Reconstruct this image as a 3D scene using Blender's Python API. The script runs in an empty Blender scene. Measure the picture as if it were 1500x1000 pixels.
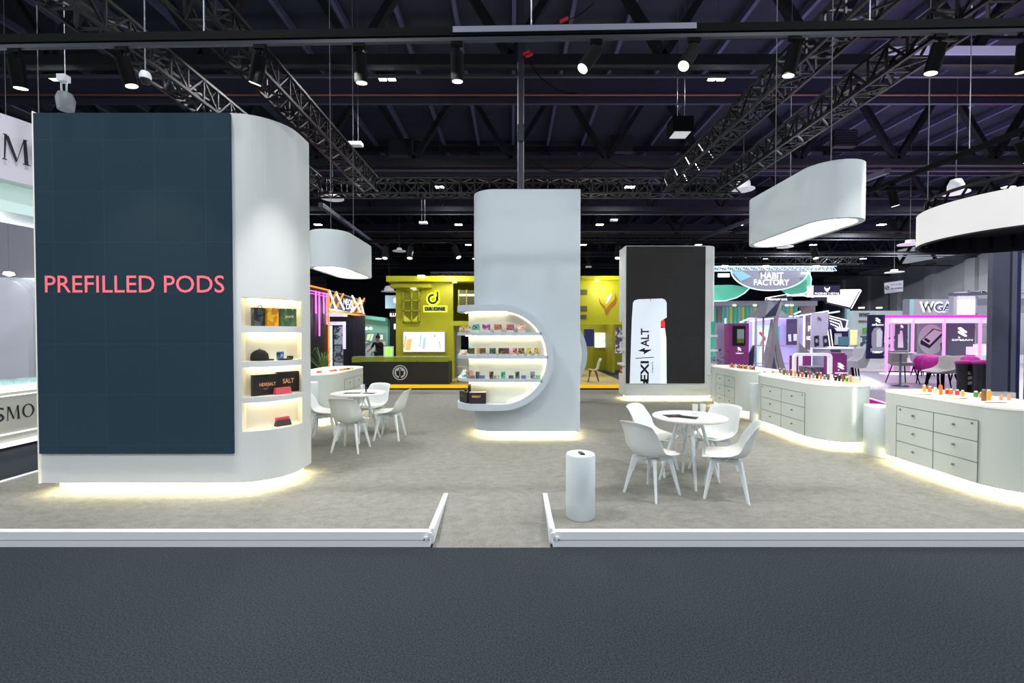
import bpy, math, random
from mathutils import Vector, Matrix
random.seed(7)
PI = math.pi
S = bpy.context.scene
COL = S.collection
H0, FPX = 1.72, 650.0
TH = math.atan(11 / 650)
CT, ST = math.cos(TH), math.sin(TH)

# ---------- camera ----------
cd = bpy.data.cameras.new('camera'); cd.sensor_width = 36; cd.lens = FPX / 1500 * 36
cd.clip_end = 300
cam = bpy.data.objects.new('camera', cd); COL.objects.link(cam)
cam.location = (0, 0, H0); cam.rotation_euler = (PI / 2 - TH, 0, 0)
S.camera = cam
S.view_settings.view_transform = 'Standard'
S.view_settings.look = 'None'
S.cycles.max_bounces = 6; S.cycles.diffuse_bounces = 4; S.cycles.glossy_bounces = 3
S.cycles.transmission_bounces = 5; S.cycles.transparent_max_bounces = 8
S.cycles.use_denoising = True
S.cycles.sample_clamp_indirect = 6

def W(u, v, Y=None, z=None):
    x = (u - 750) / FPX; y = (500 - v) / FPX
    d = Vector((x, CT + y * ST, y * CT - ST))
    t = Y / d.y if Y is not None else (z - H0) / d.z
    return Vector((0, 0, H0)) + d * t
def X(u, Y): return W(u, 489, Y=Y).x
def Z(v, Y): return W(750, v, Y=Y).z

# ---------- materials ----------
def lin(h):
    h = h.lstrip('#'); o = []
    for i in (0, 2, 4):
        c = int(h[i:i + 2], 16) / 255
        o.append(c / 12.92 if c <= .04045 else ((c + .055) / 1.055) ** 2.4)
    return (*o, 1)
_M = {}
def M(name, h='#ffffff', rough=.5, metal=0, emit=0, alpha=1, trans=0, noise=0, nscale=20, bump=0, bscale=100, spec=None, ecol=None):
    if name in _M: return _M[name]
    m = bpy.data.materials.new(name); m.use_nodes = True
    nt = m.node_tree; b = nt.nodes['Principled BSDF']
    c = lin(h)
    b.inputs['Base Color'].default_value = c
    b.inputs['Roughness'].default_value = rough
    b.inputs['Metallic'].default_value = metal
    if spec is not None: b.inputs['Specular IOR Level'].default_value = spec
    if emit:
        b.inputs['Emission Color'].default_value = lin(ecol) if ecol else c
        b.inputs['Emission Strength'].default_value = emit
    if alpha < 1: b.inputs['Alpha'].default_value = alpha
    if trans: b.inputs['Transmission Weight'].default_value = trans
    if noise or bump:
        tc = nt.nodes.new('ShaderNodeTexCoord')
    n = nt.nodes.new('ShaderNodeTexNoise') if noise else None
    if noise:
        nt.links.new(tc.outputs['Object'], n.inputs['Vector']); n.inputs['Scale'].default_value = nscale; n.inputs['Detail'].default_value = 6
        r = nt.nodes.new('ShaderNodeValToRGB')
        r.color_ramp.elements[0].position = .3; r.color_ramp.elements[1].position = .7
        r.color_ramp.elements[0].color = (*[x * (1 - noise) for x in c[:3]], 1)
        r.color_ramp.elements[1].color = (*[min(1, x * (1 + noise)) for x in c[:3]], 1)
        nt.links.new(n.outputs['Fac'], r.inputs['Fac']); nt.links.new(r.outputs['Color'], b.inputs['Base Color'])
    if bump:
        n2 = nt.nodes.new('ShaderNodeTexNoise'); n2.inputs['Scale'].default_value = bscale; n2.inputs['Detail'].default_value = 4
        nt.links.new(tc.outputs['Object'], n2.inputs['Vector'])
        bp = nt.nodes.new('ShaderNodeBump'); bp.inputs['Strength'].default_value = bump; bp.inputs['Distance'].default_value = .01
        nt.links.new(n2.outputs['Fac'], bp.inputs['Height']); nt.links.new(bp.outputs['Normal'], b.inputs['Normal'])
    _M[name] = m
    return m

def print_mat(name, cols, scale=30, seed=0):
    """printed packaging: patches of the given colours"""
    if name in _M: return _M[name]
    m = bpy.data.materials.new(name); m.use_nodes = True
    nt = m.node_tree; b = nt.nodes['Principled BSDF']; b.inputs['Roughness'].default_value = .4
    tc = nt.nodes.new('ShaderNodeTexCoord'); mp = nt.nodes.new('ShaderNodeMapping')
    mp.inputs['Location'].default_value = (seed * 3.7, seed, seed * 1.3)
    n = nt.nodes.new('ShaderNodeTexNoise'); n.inputs['Scale'].default_value = scale; n.inputs['Detail'].default_value = 2
    r = nt.nodes.new('ShaderNodeValToRGB'); r.color_ramp.interpolation = 'CONSTANT'
    nt.links.new(tc.outputs['Object'], mp.inputs['Vector']); nt.links.new(mp.outputs['Vector'], n.inputs['Vector'])
    nt.links.new(n.outputs['Fac'], r.inputs['Fac']); nt.links.new(r.outputs['Color'], b.inputs['Base Color'])
    k = len(cols)
    while len(r.color_ramp.elements) < k: r.color_ramp.elements.new(.5)
    for i, c in enumerate(cols):
        r.color_ramp.elements[i].position = 0 if i == 0 else .36 + .28 * (i - 1) / max(1, k - 1)
        r.color_ramp.elements[i].color = lin(c)
    _M[name] = m
    return m

# ---------- mesh building ----------
class MB:
    def __init__(s): s.v = []; s.f = []; s.sm = []
    def add(s, vs, fs, smooth=False):
        k = len(s.v); s.v += [tuple(v) for v in vs]
        for f in fs: s.f.append([i + k for i in f]); s.sm.append(smooth)
        return s
    def box(s, x0, x1, y0, y1, z0, z1):
        vs = [(x, y, z) for z in (z0, z1) for y in (y0, y1) for x in (x0, x1)]
        return s.add(vs, [(0, 2, 3, 1), (4, 5, 7, 6), (0, 1, 5, 4), (2, 6, 7, 3), (0, 4, 6, 2), (1, 3, 7, 5)])
    def obox(s, c, ax, ay, hx, hy, z0, z1):
        """upright box, centre c (x,y), half sizes along unit ax / ay"""
        vs = []
        for z in (z0, z1):
            for j in (-1, 1):
                for i in (-1, 1):
                    vs.append((c[0] + ax[0] * hx * i + ay[0] * hy * j, c[1] + ax[1] * hx * i + ay[1] * hy * j, z))
        return s.add(vs, [(0, 2, 3, 1), (4, 5, 7, 6), (0, 1, 5, 4), (2, 6, 7, 3), (0, 4, 6, 2), (1, 3, 7, 5)])
    def prism(s, pts, z0, z1, smooth=False, caps=True, top=None):
        n = len(pts); t = top or pts
        vs = [(p[0], p[1], z0) for p in pts] + [(p[0], p[1], z1) for p in t]
        s.add(vs, [(i, (i + 1) % n, n + (i + 1) % n, n + i) for i in range(n)], smooth)
        if caps:
            s.add(vs, [tuple(range(n - 1, -1, -1)), tuple(range(n, 2 * n))])
        return s
    def vprism(s, pts, y0, y1):
        """outline in x,z extruded along y"""
        n = len(pts)
        vs = [(p[0], y0, p[1]) for p in pts] + [(p[0], y1, p[1]) for p in pts]
        s.add(vs, [(i, (i + 1) % n, n + (i + 1) % n, n + i) for i in range(n)])
        s.add(vs, [tuple(range(n - 1, -1, -1)), tuple(range(n, 2 * n))])
        return s
    def poly(s, pts): return s.add(pts, [tuple(range(len(pts)))])
    def bar(s, a, b, w, h=None, up=(0, 0, 1)):
        """square bar from a to b"""
        a = Vector(a); b = Vector(b); h = h or w
        d = (b - a).normalized(); u = Vector(up)
        if abs(d.dot(u)) > .98: u = Vector((0, 1, 0))
        r = d.cross(u).normalized(); q = r.cross(d)
        vs = [p + r * (w / 2 * i) + q * (h / 2 * j) for p in (a, b) for i, j in ((-1, -1), (1, -1), (1, 1), (-1, 1))]
        return s.add(vs, [(3, 2, 1, 0), (4, 5, 6, 7)] + [(i, (i + 1) % 4, 4 + (i + 1) % 4, 4 + i) for i in range(4)])
    def cone(s, a, b, r0, r1=None, n=16, caps=True, smooth=True):
        a = Vector(a); b = Vector(b); r1 = r0 if r1 is None else r1
        d = (b - a).normalized(); u = Vector((0, 0, 1)) if abs(d.z) < .95 else Vector((1, 0, 0))
        r = d.cross(u).normalized(); q = r.cross(d)
        vs = []
        for p, rr in ((a, r0), (b, r1)):
            for i in range(n):
                t = 2 * PI * i / n; vs.append(p + r * (rr * math.cos(t)) + q * (rr * math.sin(t)))
        s.add(vs, [(i, n + i, n + (i + 1) % n, (i + 1) % n) for i in range(n)], smooth)
        if caps: s.add(vs, [tuple(range(n)), tuple(range(2 * n - 1, n - 1, -1))])
        return s
    def tube(s, pts, r, n=6):
        for a, b in zip(pts[:-1], pts[1:]): s.cone(a, b, r, r, n)
        return s
    def lathe(s, prof, c=(0, 0, 0), n=24, smooth=True):
        vs = []
        for r, z in prof:
            for i in range(n):
                t = 2 * PI * i / n; vs.append((c[0] + r * math.cos(t), c[1] + r * math.sin(t), c[2] + z))
        fs = []
        for j in range(len(prof) - 1):
            for i in range(n):
                fs.append((j * n + i, j * n + (i + 1) % n, (j + 1) * n + (i + 1) % n, (j + 1) * n + i))
        s.add(vs, fs, smooth)
        if prof[0][0] > 1e-4: s.add(vs[:n], [tuple(range(n - 1, -1, -1))])
        if prof[-1][0] > 1e-4: s.add(vs[-n:], [tuple(range(n))])
        return s
    def build(s, name, mat, parent=None, loc=None, bevel=0, sub=0):
        o0 = rootloc(parent) if parent else Vector(loc or (0, 0, 0))
        me = bpy.data.meshes.new(name)
        me.from_pydata([(x - o0.x, y - o0.y, z - o0.z) for x, y, z in s.v], [], s.f)
        me.polygons.foreach_set('use_smooth', s.sm)
        me.materials.append(mat); me.update()
        o = bpy.data.objects.new(name, me); COL.objects.link(o)
        if parent: o.parent = parent
        else: o.location = o0
        if bevel:
            b = o.modifiers.new('b', 'BEVEL'); b.width = bevel; b.segments = 2; b.limit_method = 'ANGLE'
        if sub:
            b = o.modifiers.new('s', 'SUBSURF'); b.levels = sub; b.render_levels = sub
        return o
def rootloc(p):
    while p.parent: p = p.parent
    return Vector(p.location)
def tag(o, label=None, cat=None, group=None, kind=None):
    if label: o['label'] = label
    if cat: o['category'] = cat
    if group: o['group'] = group
    if kind: o['kind'] = kind
    return o
def thing(name, label, cat, loc=(0, 0, 0), group=None, kind=None):
    o = bpy.data.objects.new(name, None); COL.objects.link(o); o.location = loc
    o.empty_display_size = .1
    return tag(o, label, cat, group, kind)
def copy_tree(o, parent=None):
    c = o.copy(); COL.objects.link(c)
    if parent: c.parent = parent
    for ch in o.children: copy_tree(ch, c)
    return c
def rrect(x0, x1, y0, y1, r, n=8):
    """CCW rounded rectangle; r = radii of (x0y0, x1y0, x1y1, x0y1)"""
    if not isinstance(r, (tuple, list)): r = (r,) * 4
    out = []
    for (cx, cy, rr, a0) in ((x0 + r[0], y0 + r[0], r[0], PI), (x1 - r[1], y0 + r[1], r[1], 1.5 * PI),
                             (x1 - r[2], y1 - r[2], r[2], 0), (x0 + r[3], y1 - r[3], r[3], .5 * PI)):
        if rr < 1e-5: out.append((cx, cy)); continue
        for i in range(n + 1):
            a = a0 + PI / 2 * i / n; out.append((cx + rr * math.cos(a), cy + rr * math.sin(a)))
    return out
def rr_in(b, r, d, n=8):
    x0, x1, y0, y1 = b
    rr = [max(0, q - d) for q in (r if isinstance(r, (tuple, list)) else (r,) * 4)]
    return rrect(x0 + d, x1 - d, y0 + d, y1 - d, rr, n)
def ring(mb, outer, inner, z0, z1):
    n = len(outer)
    vs = [(*p, z0) for p in outer] + [(*p, z0) for p in inner] + [(*p, z1) for p in outer] + [(*p, z1) for p in inner]
    fs = []
    for i in range(n):
        j = (i + 1) % n
        fs += [(i, j, 2 * n + j, 2 * n + i), (n + j, n + i, 3 * n + i, 3 * n + j), (j, i, n + i, n + j), (2 * n + i, 2 * n + j, 3 * n + j, 3 * n + i)]
    return mb.add(vs, fs)
def text(name, s, org, w, h, mat, parent, right=(1, 0, 0), up=(0, 0, 1), bold=0, thick=.004, space=1, loc=None, align=None):
    """lettering of total width w, height h; org = lower left corner; raised along right x up"""
    cu = bpy.data.curves.new(name, 'FONT'); cu.body = s; cu.offset = bold; cu.space_character = space; cu.resolution_u = 3
    if align: cu.align_x = align
    to = bpy.data.objects.new(name, cu); COL.objects.link(to)
    dg = bpy.context.evaluated_depsgraph_get()
    me = bpy.data.meshes.new_from_object(to.evaluated_get(dg))
    bpy.data.objects.remove(to)
    vs = [v.co.copy() for v in me.vertices]; fs = [tuple(p.vertices) for p in me.polygons]
    x0 = min(v.x for v in vs); x1 = max(v.x for v in vs); y0 = min(v.y for v in vs); y1 = max(v.y for v in vs)
    R = Vector(right); U = Vector(up); N = R.cross(U).normalized(); org = Vector(org)
    mb = MB()
    mb.add([org + R * ((v.x - x0) / (x1 - x0) * w) + U * ((v.y - y0) / (y1 - y0) * h) + N * thick for v in vs], fs)
    bpy.data.meshes.remove(me)
    return mb.build(name, mat, parent, loc)
def flat(name, pts, org, mat, parent, right=(1, 0, 0), up=(0, 0, 1), off=.004):
    """flat polygon(s) in the plane org + right*x + up*y"""
    R = Vector(right); U = Vector(up); N = R.cross(U).normalized(); org = Vector(org)
    mb = MB()
    if not isinstance(pts[0][0], (tuple, list)): pts = [pts]
    for pg in pts: mb.poly([org + R * p[0] + U * p[1] + N * off for p in pg])
    return mb.build(name, mat, parent)
def circ(cx, cy, rx, ry=None, n=20, a0=0, a1=2 * PI):
    ry = ry or rx
    return [(cx + rx * math.cos(a0 + (a1 - a0) * i / n), cy + ry * math.sin(a0 + (a1 - a0) * i / n)) for i in range(n + (0 if abs(a1 - a0 - 2 * PI) < 1e-6 else 1))]
def lamp(name, kind, loc, energy, color=(1, 1, 1), size=.1, target=None, spot=None, blend=.5, sy=None):
    l = bpy.data.lights.new(name, kind); l.energy = energy; l.color = color
    if kind == 'AREA':
        l.size = size
        if sy: l.shape = 'RECTANGLE'; l.size_y = sy
    else: l.shadow_soft_size = size
    if kind == 'SPOT' and spot: l.spot_size = math.radians(spot); l.spot_blend = blend
    o = bpy.data.objects.new(name, l); COL.objects.link(o); o.location = loc
    if target is not None:
        o.rotation_euler = (Vector(target) - Vector(loc)).to_track_quat('-Z', 'Y').to_euler()
    return o

ORD = ['first', 'second', 'third', 'fourth', 'fifth', 'sixth', 'seventh', 'eighth', 'ninth', 'tenth', 'eleventh', 'twelfth',
       'thirteenth', 'fourteenth', 'fifteenth', 'sixteenth', 'seventeenth', 'eighteenth', 'nineteenth', 'twentieth'] + \
      ['twenty-' + w for w in ('first', 'second', 'third', 'fourth', 'fifth', 'sixth', 'seventh', 'eighth', 'ninth')] + ['thirtieth'] + \
      ['thirty-' + w for w in ('first', 'second', 'third', 'fourth', 'fifth', 'sixth', 'seventh', 'eighth', 'ninth')] + ['fortieth']

# shared materials
white = M('white_lacquer', '#dfe4e6', .45)
cream = M('cream_lacquer', '#e4e6dc', .5)
ledw = M('warm_led', '#fff0c8', emit=18, ecol='#fff0c4')
ledp = M('plinth_led', '#fff0c8', emit=32, ecol='#fff0bc')
leds = M('soft_led', '#fff6dc', emit=4, ecol='#fff3d2')
glow = M('diffuser_glow', '#ffffff', emit=3.2, ecol='#fffdf6')
black = M('black_plastic', '#15171a', .45)
blackm = M('matt_black', '#0c0d10', .6)
steel = M('dark_steel', '#23242c', .55, .3, noise=.25, nscale=3)
steel2 = M('grey_steel', '#4a4b5a', .5, .3)
alu = M('aluminium', '#b8bcc6', .35, .7)
chrome = M('brushed_knob', '#a99f8c', .3, .9)
gl = M('clear_glass', '#f4fbfb', .03, alpha=.22)
acry = M('acrylic', '#f2f5ee', .1, alpha=.55)

# ---------- setting ----------
P0 = .12
hall = M('hall_carpet', '#3b4146', .95, noise=.5, nscale=100, bump=.8, bscale=120, spec=.05)
f = MB().add([(-30, -14, 0), (52, -14, 0), (52, 62, 0), (-30, 62, 0)], [(0, 1, 2, 3)]).build('floor', hall)
tag(f, 'dark charcoal hall carpet in front of the stand', 'floor', kind='structure')

def carpet_mat():
    m = M('booth_carpet', '#8a857b', .95, spec=.1); nt = m.node_tree; b = nt.nodes['Principled BSDF']
    tc = nt.nodes.new('ShaderNodeTexCoord'); mp = nt.nodes.new('ShaderNodeMapping'); mp.inputs['Scale'].default_value = (1, 1.6, 1)
    n1 = nt.nodes.new('ShaderNodeTexNoise'); n1.inputs['Scale'].default_value = 8; n1.inputs['Detail'].default_value = 8; n1.inputs['Roughness'].default_value = .7; n1.inputs['Distortion'].default_value = .5
    n2 = nt.nodes.new('ShaderNodeTexNoise'); n2.inputs['Scale'].default_value = 90; n2.inputs['Detail'].default_value = 3
    nt.links.new(tc.outputs['Object'], mp.inputs['Vector'])
    nt.links.new(mp.outputs['Vector'], n1.inputs['Vector']); nt.links.new(tc.outputs['Object'], n2.inputs['Vector'])
    r = nt.nodes.new('ShaderNodeValToRGB'); r.color_ramp.elements[0].position = .36; r.color_ramp.elements[1].position = .64
    r.color_ramp.elements[0].color = lin('#888781'); r.color_ramp.elements[1].color = lin('#999893')
    mx = nt.nodes.new('ShaderNodeMixRGB'); mx.blend_type = 'MULTIPLY'; mx.inputs['Fac'].default_value = .5
    r2 = nt.nodes.new('ShaderNodeValToRGB'); r2.color_ramp.elements[0].position = .35; r2.color_ramp.elements[1].position = .65
    r2.color_ramp.elements[0].color = (.6, .6, .6, 1); r2.color_ramp.elements[1].color = (1, 1, 1, 1)
    nt.links.new(n1.outputs['Fac'], r.inputs['Fac']); nt.links.new(n2.outputs['Fac'], r2.inputs['Fac'])
    nt.links.new(r.outputs['Color'], mx.inputs[1]); nt.links.new(r2.outputs['Color'], mx.inputs[2]); nt.links.new(mx.outputs[0], b.inputs['Base Color'])
    bp = nt.nodes.new('ShaderNodeBump'); bp.inputs['Strength'].default_value = .5; bp.inputs['Distance'].default_value = .01
    nt.links.new(n2.outputs['Fac'], bp.inputs['Height']); nt.links.new(bp.outputs['Normal'], b.inputs['Normal'])
    return m
carpet = carpet_mat()
XR0, XR1, YF, YR = -.66, .33, 3.57, 4.40
o = MB().prism([(-5.5, YF + .03), (XR0 - .02, YF + .03), (XR0 - .02, YR), (XR1 + .02, YR), (XR1 + .02, YF + .03), (7.3, YF + .03), (7.3, 12.7), (-5.5, 12.7)], 0, P0).build('floor.001', carpet)
tag(o, 'raised stand floor covered in mottled grey carpet', 'floor', kind='structure')
o = MB().add([(XR0 + .02, YF - .03, 0.004), (XR1 - .02, YF - .03, .004), (XR1 - .02, YR, P0), (XR0 + .02, YR, P0),
              (XR0 + .02, YF - .03, -.01), (XR1 - .02, YF - .03, -.01), (XR1 - .02, YR, -.01), (XR0 + .02, YR, -.01)],
             [(0, 1, 2, 3), (0, 3, 7, 4), (1, 5, 6, 2), (0, 4, 5, 1), (3, 2, 6, 7)]).build('entrance_ramp', carpet)
tag(o, 'grey carpeted entrance ramp sloping down between two white rails', 'ramp', kind='structure')
trim = M('white_edge_metal', '#eef2f6', .35)
groove = M('edge_groove', '#9aa2ac', .5)
def edge(n, x0, x1, label):
    o = MB().box(x0, x1, YF - .02, YF + .035, 0, P0 + .008).build('trim_%d' % n, trim, loc=((x0 + x1) / 2, YF, 0), bevel=.004)
    tag(o, label, 'edging', kind='structure')
    MB().box(x0, x1, YF - .023, YF - .02, .058, .064).build('groove', groove, o)
    return o
e1 = edge(1, -5.55, XR0, 'long white metal edging of the stand floor below the big dark screen tower')
e2 = edge(2, XR1, 7.35, 'long white metal edging of the stand floor beside the small white bin')
o = MB().box(-5.56, -5.50, YF + .035, 12.7, 0, P0 + .008).build('trim_3', trim); tag(o, 'white side edging of the stand floor behind the dark screen tower', 'edging', kind='structure')
for k, (x, s) in enumerate(((XR0, 1), (XR1, -1))):
    o = MB().box(x - .022, x + .022, YF + .036, YR + .01, 0, P0 + .012).build('trim_%d' % (4 + k), trim, bevel=.004)
    tag(o, 'short white rail flanking the entrance ramp on the ' + ('side of the dark screen tower' if k == 0 else 'side of the small white bin'), 'rail', kind='structure')
    b = MB().cone((x, YF - .035, .105), (x, YF - .02, .105), .02, .02, 12).cone((x - s * .035, YF - .032, .075), (x - s * .035, YF - .02, .075), .018, .018, 12)
    b.bar((x, YF - .026, .1), (x - s * .035, YF - .026, .075), .02, .008).build('hinge_bracket', trim, o)
    MB().cone((x - s * .045, YF - .036, .068), (x - s * .045, YF - .033, .068), .006, .006, 8).build('screw', black, o)

# hall shell
roofm = M('roof_sheet', '#2c3044', .8)
nt = roofm.node_tree
tc = nt.nodes.new('ShaderNodeTexCoord'); wv = nt.nodes.new('ShaderNodeTexWave'); wv.inputs['Scale'].default_value = 4
nt.links.new(tc.outputs['Object'], wv.inputs['Vector']); bp = nt.nodes.new('ShaderNodeBump'); bp.inputs['Strength'].default_value = .8
nt.links.new(wv.outputs['Color'], bp.inputs['Height']); nt.links.new(bp.outputs['Normal'], nt.nodes['Principled BSDF'].inputs['Normal'])
mb = MB().add([(-30, -2, 13), (52, -2, 13), (52, 62, 13), (-30, 62, 13)], [(3, 2, 1, 0)])
ce = mb.build('ceiling', roofm); tag(ce, 'dark corrugated hall roof high above the stands', 'ceiling', kind='structure')
mb = MB()
for x in range(-28, 52, 2): mb.box(x, x + .14, -2, 62, 12.65, 12.9)
mb.build('roof_purlins', M('purlin_steel', '#666b8c', .5, .3), ce)
wallm = M('hall_wall', '#8f9199', .8, noise=.06, nscale=1)
o = MB().box(-30, 52, 60, 60.3, 0, 13).build('wall_back', M('far_wall', '#2a2b38', .9)); tag(o, 'dark far end wall of the exhibition hall', 'wall', kind='structure')
mb = MB().box(42, 42.3, 10, 60, 0, 9.2)
for y in range(12, 60, 4): mb.box(41.6, 42, y, y + .9, 0, 8.6)
o = mb.build('wall_right', wallm); tag(o, 'grey panelled side wall of the hall with tall ribs behind the pink stand', 'wall', kind='structure')
o = MB().box(-25.3, -25, 4, 60, 0, 9.2).build('wall_left', wallm); tag(o, 'grey side wall of the hall behind the white curved stand', 'wall', kind='structure')

# roof girders: bottom chord, V webs and top chord, one every 7 m
for k, y in enumerate((12, 19, 26, 33, 40, 47, 54)):
    mb = MB().box(-25, 42, y - .13, y + .13, 8.85, 9.13)
    mb.box(-25, 42, y - .1, y + .1, 12.3, 12.6)
    x = -24.65; w = .24
    while x < 42:
        mb.bar((x, y, 9.1), (x + 2.05, y, 12.4), w, .2); mb.bar((x + 4.1, y, 9.1), (x + 2.05, y, 12.4), w, .2)
        x += 4.1
    o = mb.build('roof_girder', steel, loc=(0, y, 9))
    tag(o, 'dark lattice steel girder crossing the hall roof, ' + ORD[k] + ' counted from the front', 'girder', 'lattice girders under the hall roof')
    if k == 0: MB().box(X(1298, 11.8), X(1492, 11.8), 11.8, 11.86, Z(79, 11.8), Z(67, 11.8)).build('lit_flange', M('flange_glow', '#b9b4d6', .5, emit=.35), o)  # purple light falling on the beam, set as a glowing lilac strip
    mb = MB()
    if k: mb.box(-25, 42, y + 2.4, y + 2.48, 8.2, 8.28)
    else: mb.box(-25, 42, y + 2.4, y + 2.48, 11.2, 11.28)
    mb.build('cross_pipe', steel, o); MB().box(-25, 42, y + .16, y + .24, 8.7, 8.76).build('conduit', steel2, o)
for k, y in enumerate((15.6, 22.6, 29.6, 36.6)):
    o = MB().box(-25, 42, y, y + .12, 9.75, 10.75).build('plate_beam', M('plate_beam_steel', '#3a3850', .7), loc=(0, y, 10))
    tag(o, 'deep dark plate beam crossing the hall roof, ' + ORD[k] + ' from the front', 'beam', 'plate beams under the hall roof')
    o = MB().cone((-25, y - .14, 9.97), (42, y - .14, 9.97), .035, .035, 8).build('sprinkler_pipe', M('rust_pipe', '#8a5a4c', .6), loc=(0, y, 10))
    tag(o, 'thin rust red pipe along the ' + ORD[k] + ' plate beam under the roof', 'pipe', 'sprinkler pipes under the roof')
o = MB().cone((.22, 11.2, 0), (.22, 11.2, 12.9), .085, .085, 16).box(.14, .30, 11.05, 11.12, 6.5, 6.9).build('steel_column', steel2, loc=(.22, 11.2, 0))
tag(o, 'slim grey round steel post rising behind the central white pillar', 'post')
for k, (u, v) in enumerate(((587, 216), (910, 211), (1237, 203))):
    p = W(u, v, Y=19.5); mb = MB().box(p.x - .5, p.x + .5, 19.4, 19.7, p.z - .35, p.z + .35)
    for i in range(6): mb.box(p.x - .46, p.x + .46, 19.36, 19.4, p.z - .3 + i * .11, p.z - .26 + i * .11)
    tag(mb.build('air_grille', M('grille_grey', '#35353f', .6), loc=p), 'grey louvred air grille hung between girders, ' + ('above the hanging lamp near the big screen' if k == 0 else 'above the central pillar edge' if k == 1 else 'above the larger hanging lamp'), 'vent', 'air grilles in the roof')

# hanging black box trusses
tr = M('truss_black', '#0d0d12', .45, .3)
def box_truss(name, a, b, w, label, n, mat=tr, group=None, cat='truss', d=.05):
    a = Vector(a); b = Vector(b); D = (b - a).normalized(); R = D.cross(Vector((0, 0, 1))).normalized() * (w / 2); U = Vector((0, 0, w / 2))
    mb = MB(); c = [(-1, -1), (1, -1), (1, 1), (-1, 1)]
    for i, j in c: mb.bar(a + R * i + U * j, b + R * i + U * j, d)
    for k in range(n):
        p = a + (b - a) * (k / n); q = a + (b - a) * ((k + 1) / n)
        for s in range(4):
            i, j = c[s]; i2, j2 = c[(s + 1) % 4]
            if k % 2: i, j, i2, j2 = i2, j2, i, j
            mb.bar(p + R * i + U * j, q + R * i2 + U * j2, d * .6)
            mb.bar(p + R * i + U * j, p + R * i2 + U * j2, d * .6)
    return tag(mb.build(name, mat, loc=(a + b) / 2), label, cat, group)
g = 'black box trusses over the stand'
TZ = 6.2
box_truss('lighting_truss', (-5.9, 5.5, TZ), (-5.9, 13.4, TZ), .42, 'black box truss over the big dark screen tower, outer one', 20, group=g)
box_truss('lighting_truss', (-4.25, 4.5, TZ), (-4.25, 13.4, TZ), .42, 'black box truss between the screen tower and the central pillar', 22, group=g)
box_truss('lighting_truss', (4.75, 4.5, TZ), (4.75, 13.4, TZ), .42, 'black box truss running back beside the larger hanging lamp, inner one', 22, group=g)
box_truss('lighting_truss', (6.3, 5.0, TZ), (6.3, 13.4, TZ), .42, 'black box truss passing above the larger hanging lamp, outer one', 22, group=g)
box_truss('lighting_truss', (-6.5, 13.7, TZ), (6.9, 13.7, TZ), .45, 'long black box truss crossing behind the central pillar top', 30, group=g)

# track lighting grid
blk = M('track_black', '#08090c', .85, spec=.15)
TK = 4.33
def track(a, b, label):
    o = MB().bar(a, b, .055, .07).build('lighting_track', blk, loc=a); tag(o, label, 'light track', 'black lighting tracks')
    return o
A = W(-60, 60, Y=3.9); B = W(1560, 34, Y=3.9)
A = Vector((A.x, 3.9, A.z)); B = Vector((B.x, 3.9, B.z))
t1 = track(A, B, 'long black lighting track across the front of the stand')
MB().bar(A + Vector((0, 0, -.062)), B + Vector((0, 0, -.062)), .035, .03).build('rail', M('rail_grey', '#3a3d48', .4, .5), t1)
def on1(u):
    t = (X(u, 3.9) - A.x) / (B.x - A.x); return A + (B - A) * t
MB().bar(on1(665) + Vector((0, -.032, .008)), on1(1015) + Vector((0, -.032, .008)), .01, .05).build('track_glint', M('track_glint', '#8f91a4', .45, .2), t1)  # brighter reflection on the track, built as a pale strip
for k, u in enumerate((304, 778, 1268)):
    p = on1(u); MB().cone(p, (p.x, p.y, 12.6), .006, .006, 6).build('hanging_rod', alu, t1)
t2 = track((6.55, 4.6, TK), (6.55, 12.6, TK), 'black lighting track running back along the counters side, above the glowing ring')
for y in (6.4, 10.5): MB().cone((6.55, y, TK), (6.55, y, 12.6), .006, .006, 6).build('hanging_rod', alu, t2)
t3 = track((-5.2, 12.6, TK), (6.5, 12.6, TK), 'distant black lighting track across the back of the stand')
def head(p, ang, tilt_y, label, scale=1., lit=2.5):
    """spot head hanging at p (under track); ang = tilt sideways (deg), tilt_y = tilt along y"""
    p = Vector(p)
    t = thing('track_spotlight', label, 'spotlight', p, 'black cylinder spotlights on the tracks')
    s = scale
    MB().box(p.x - .05 * s, p.x + .05 * s, p.y - .02, p.y + .02, p.z - .03 * s, p.z).build('adapter', blk, t)
    MB().cone(p, p + Vector((0, 0, -.07 * s)), .012, .012, 8).build('bracket', blk, t)
    d = Vector((math.sin(math.radians(ang)), math.sin(math.radians(tilt_y)), -1)).normalized()
    a = p + Vector((0, 0, -.085 * s)); b = a + d * .23 * s
    h = MB(); h.cone(a, b, .056 * s, .056 * s, 20)
    h.build('housing', blk, t)
    MB().cone(b, b + d * .004, .046 * s, .046 * s, 20).build('lens', M('spot_lens', '#fffbe8', emit=lit, ecol='#fff7df'), t)
    return b, d
hd = [(30, 0, 10, 'above the white curved stand at the end of the track'), (185, 12, 10, 'above the middle of the big dark screen'),
      (385, -22, 15, 'above the rounded edge of the big dark screen tower'), (529, 1, 10, 'between the screen tower and the pillar, nearer the tower'),
      (670, 0, 10, 'just before the central pillar on the front track'), (872, -42, -15, 'over the pillar edge, tilted strongly sideways'),
      (1014, -38, -20, 'tilted with its glowing lens toward the camera'), (1160, -8, 10, 'above the larger hanging lamp on the front track'),
      (1370, -10, 10, 'on the front track above the glowing ring'), (1494, 6, 10, 'at the far end of the front track above the ring')]
for u, a, ty, l in hd:
    p = on1(u); head(p + Vector((0, 0, -.082)), a, ty, 'black cylinder spotlight ' + l)
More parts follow.
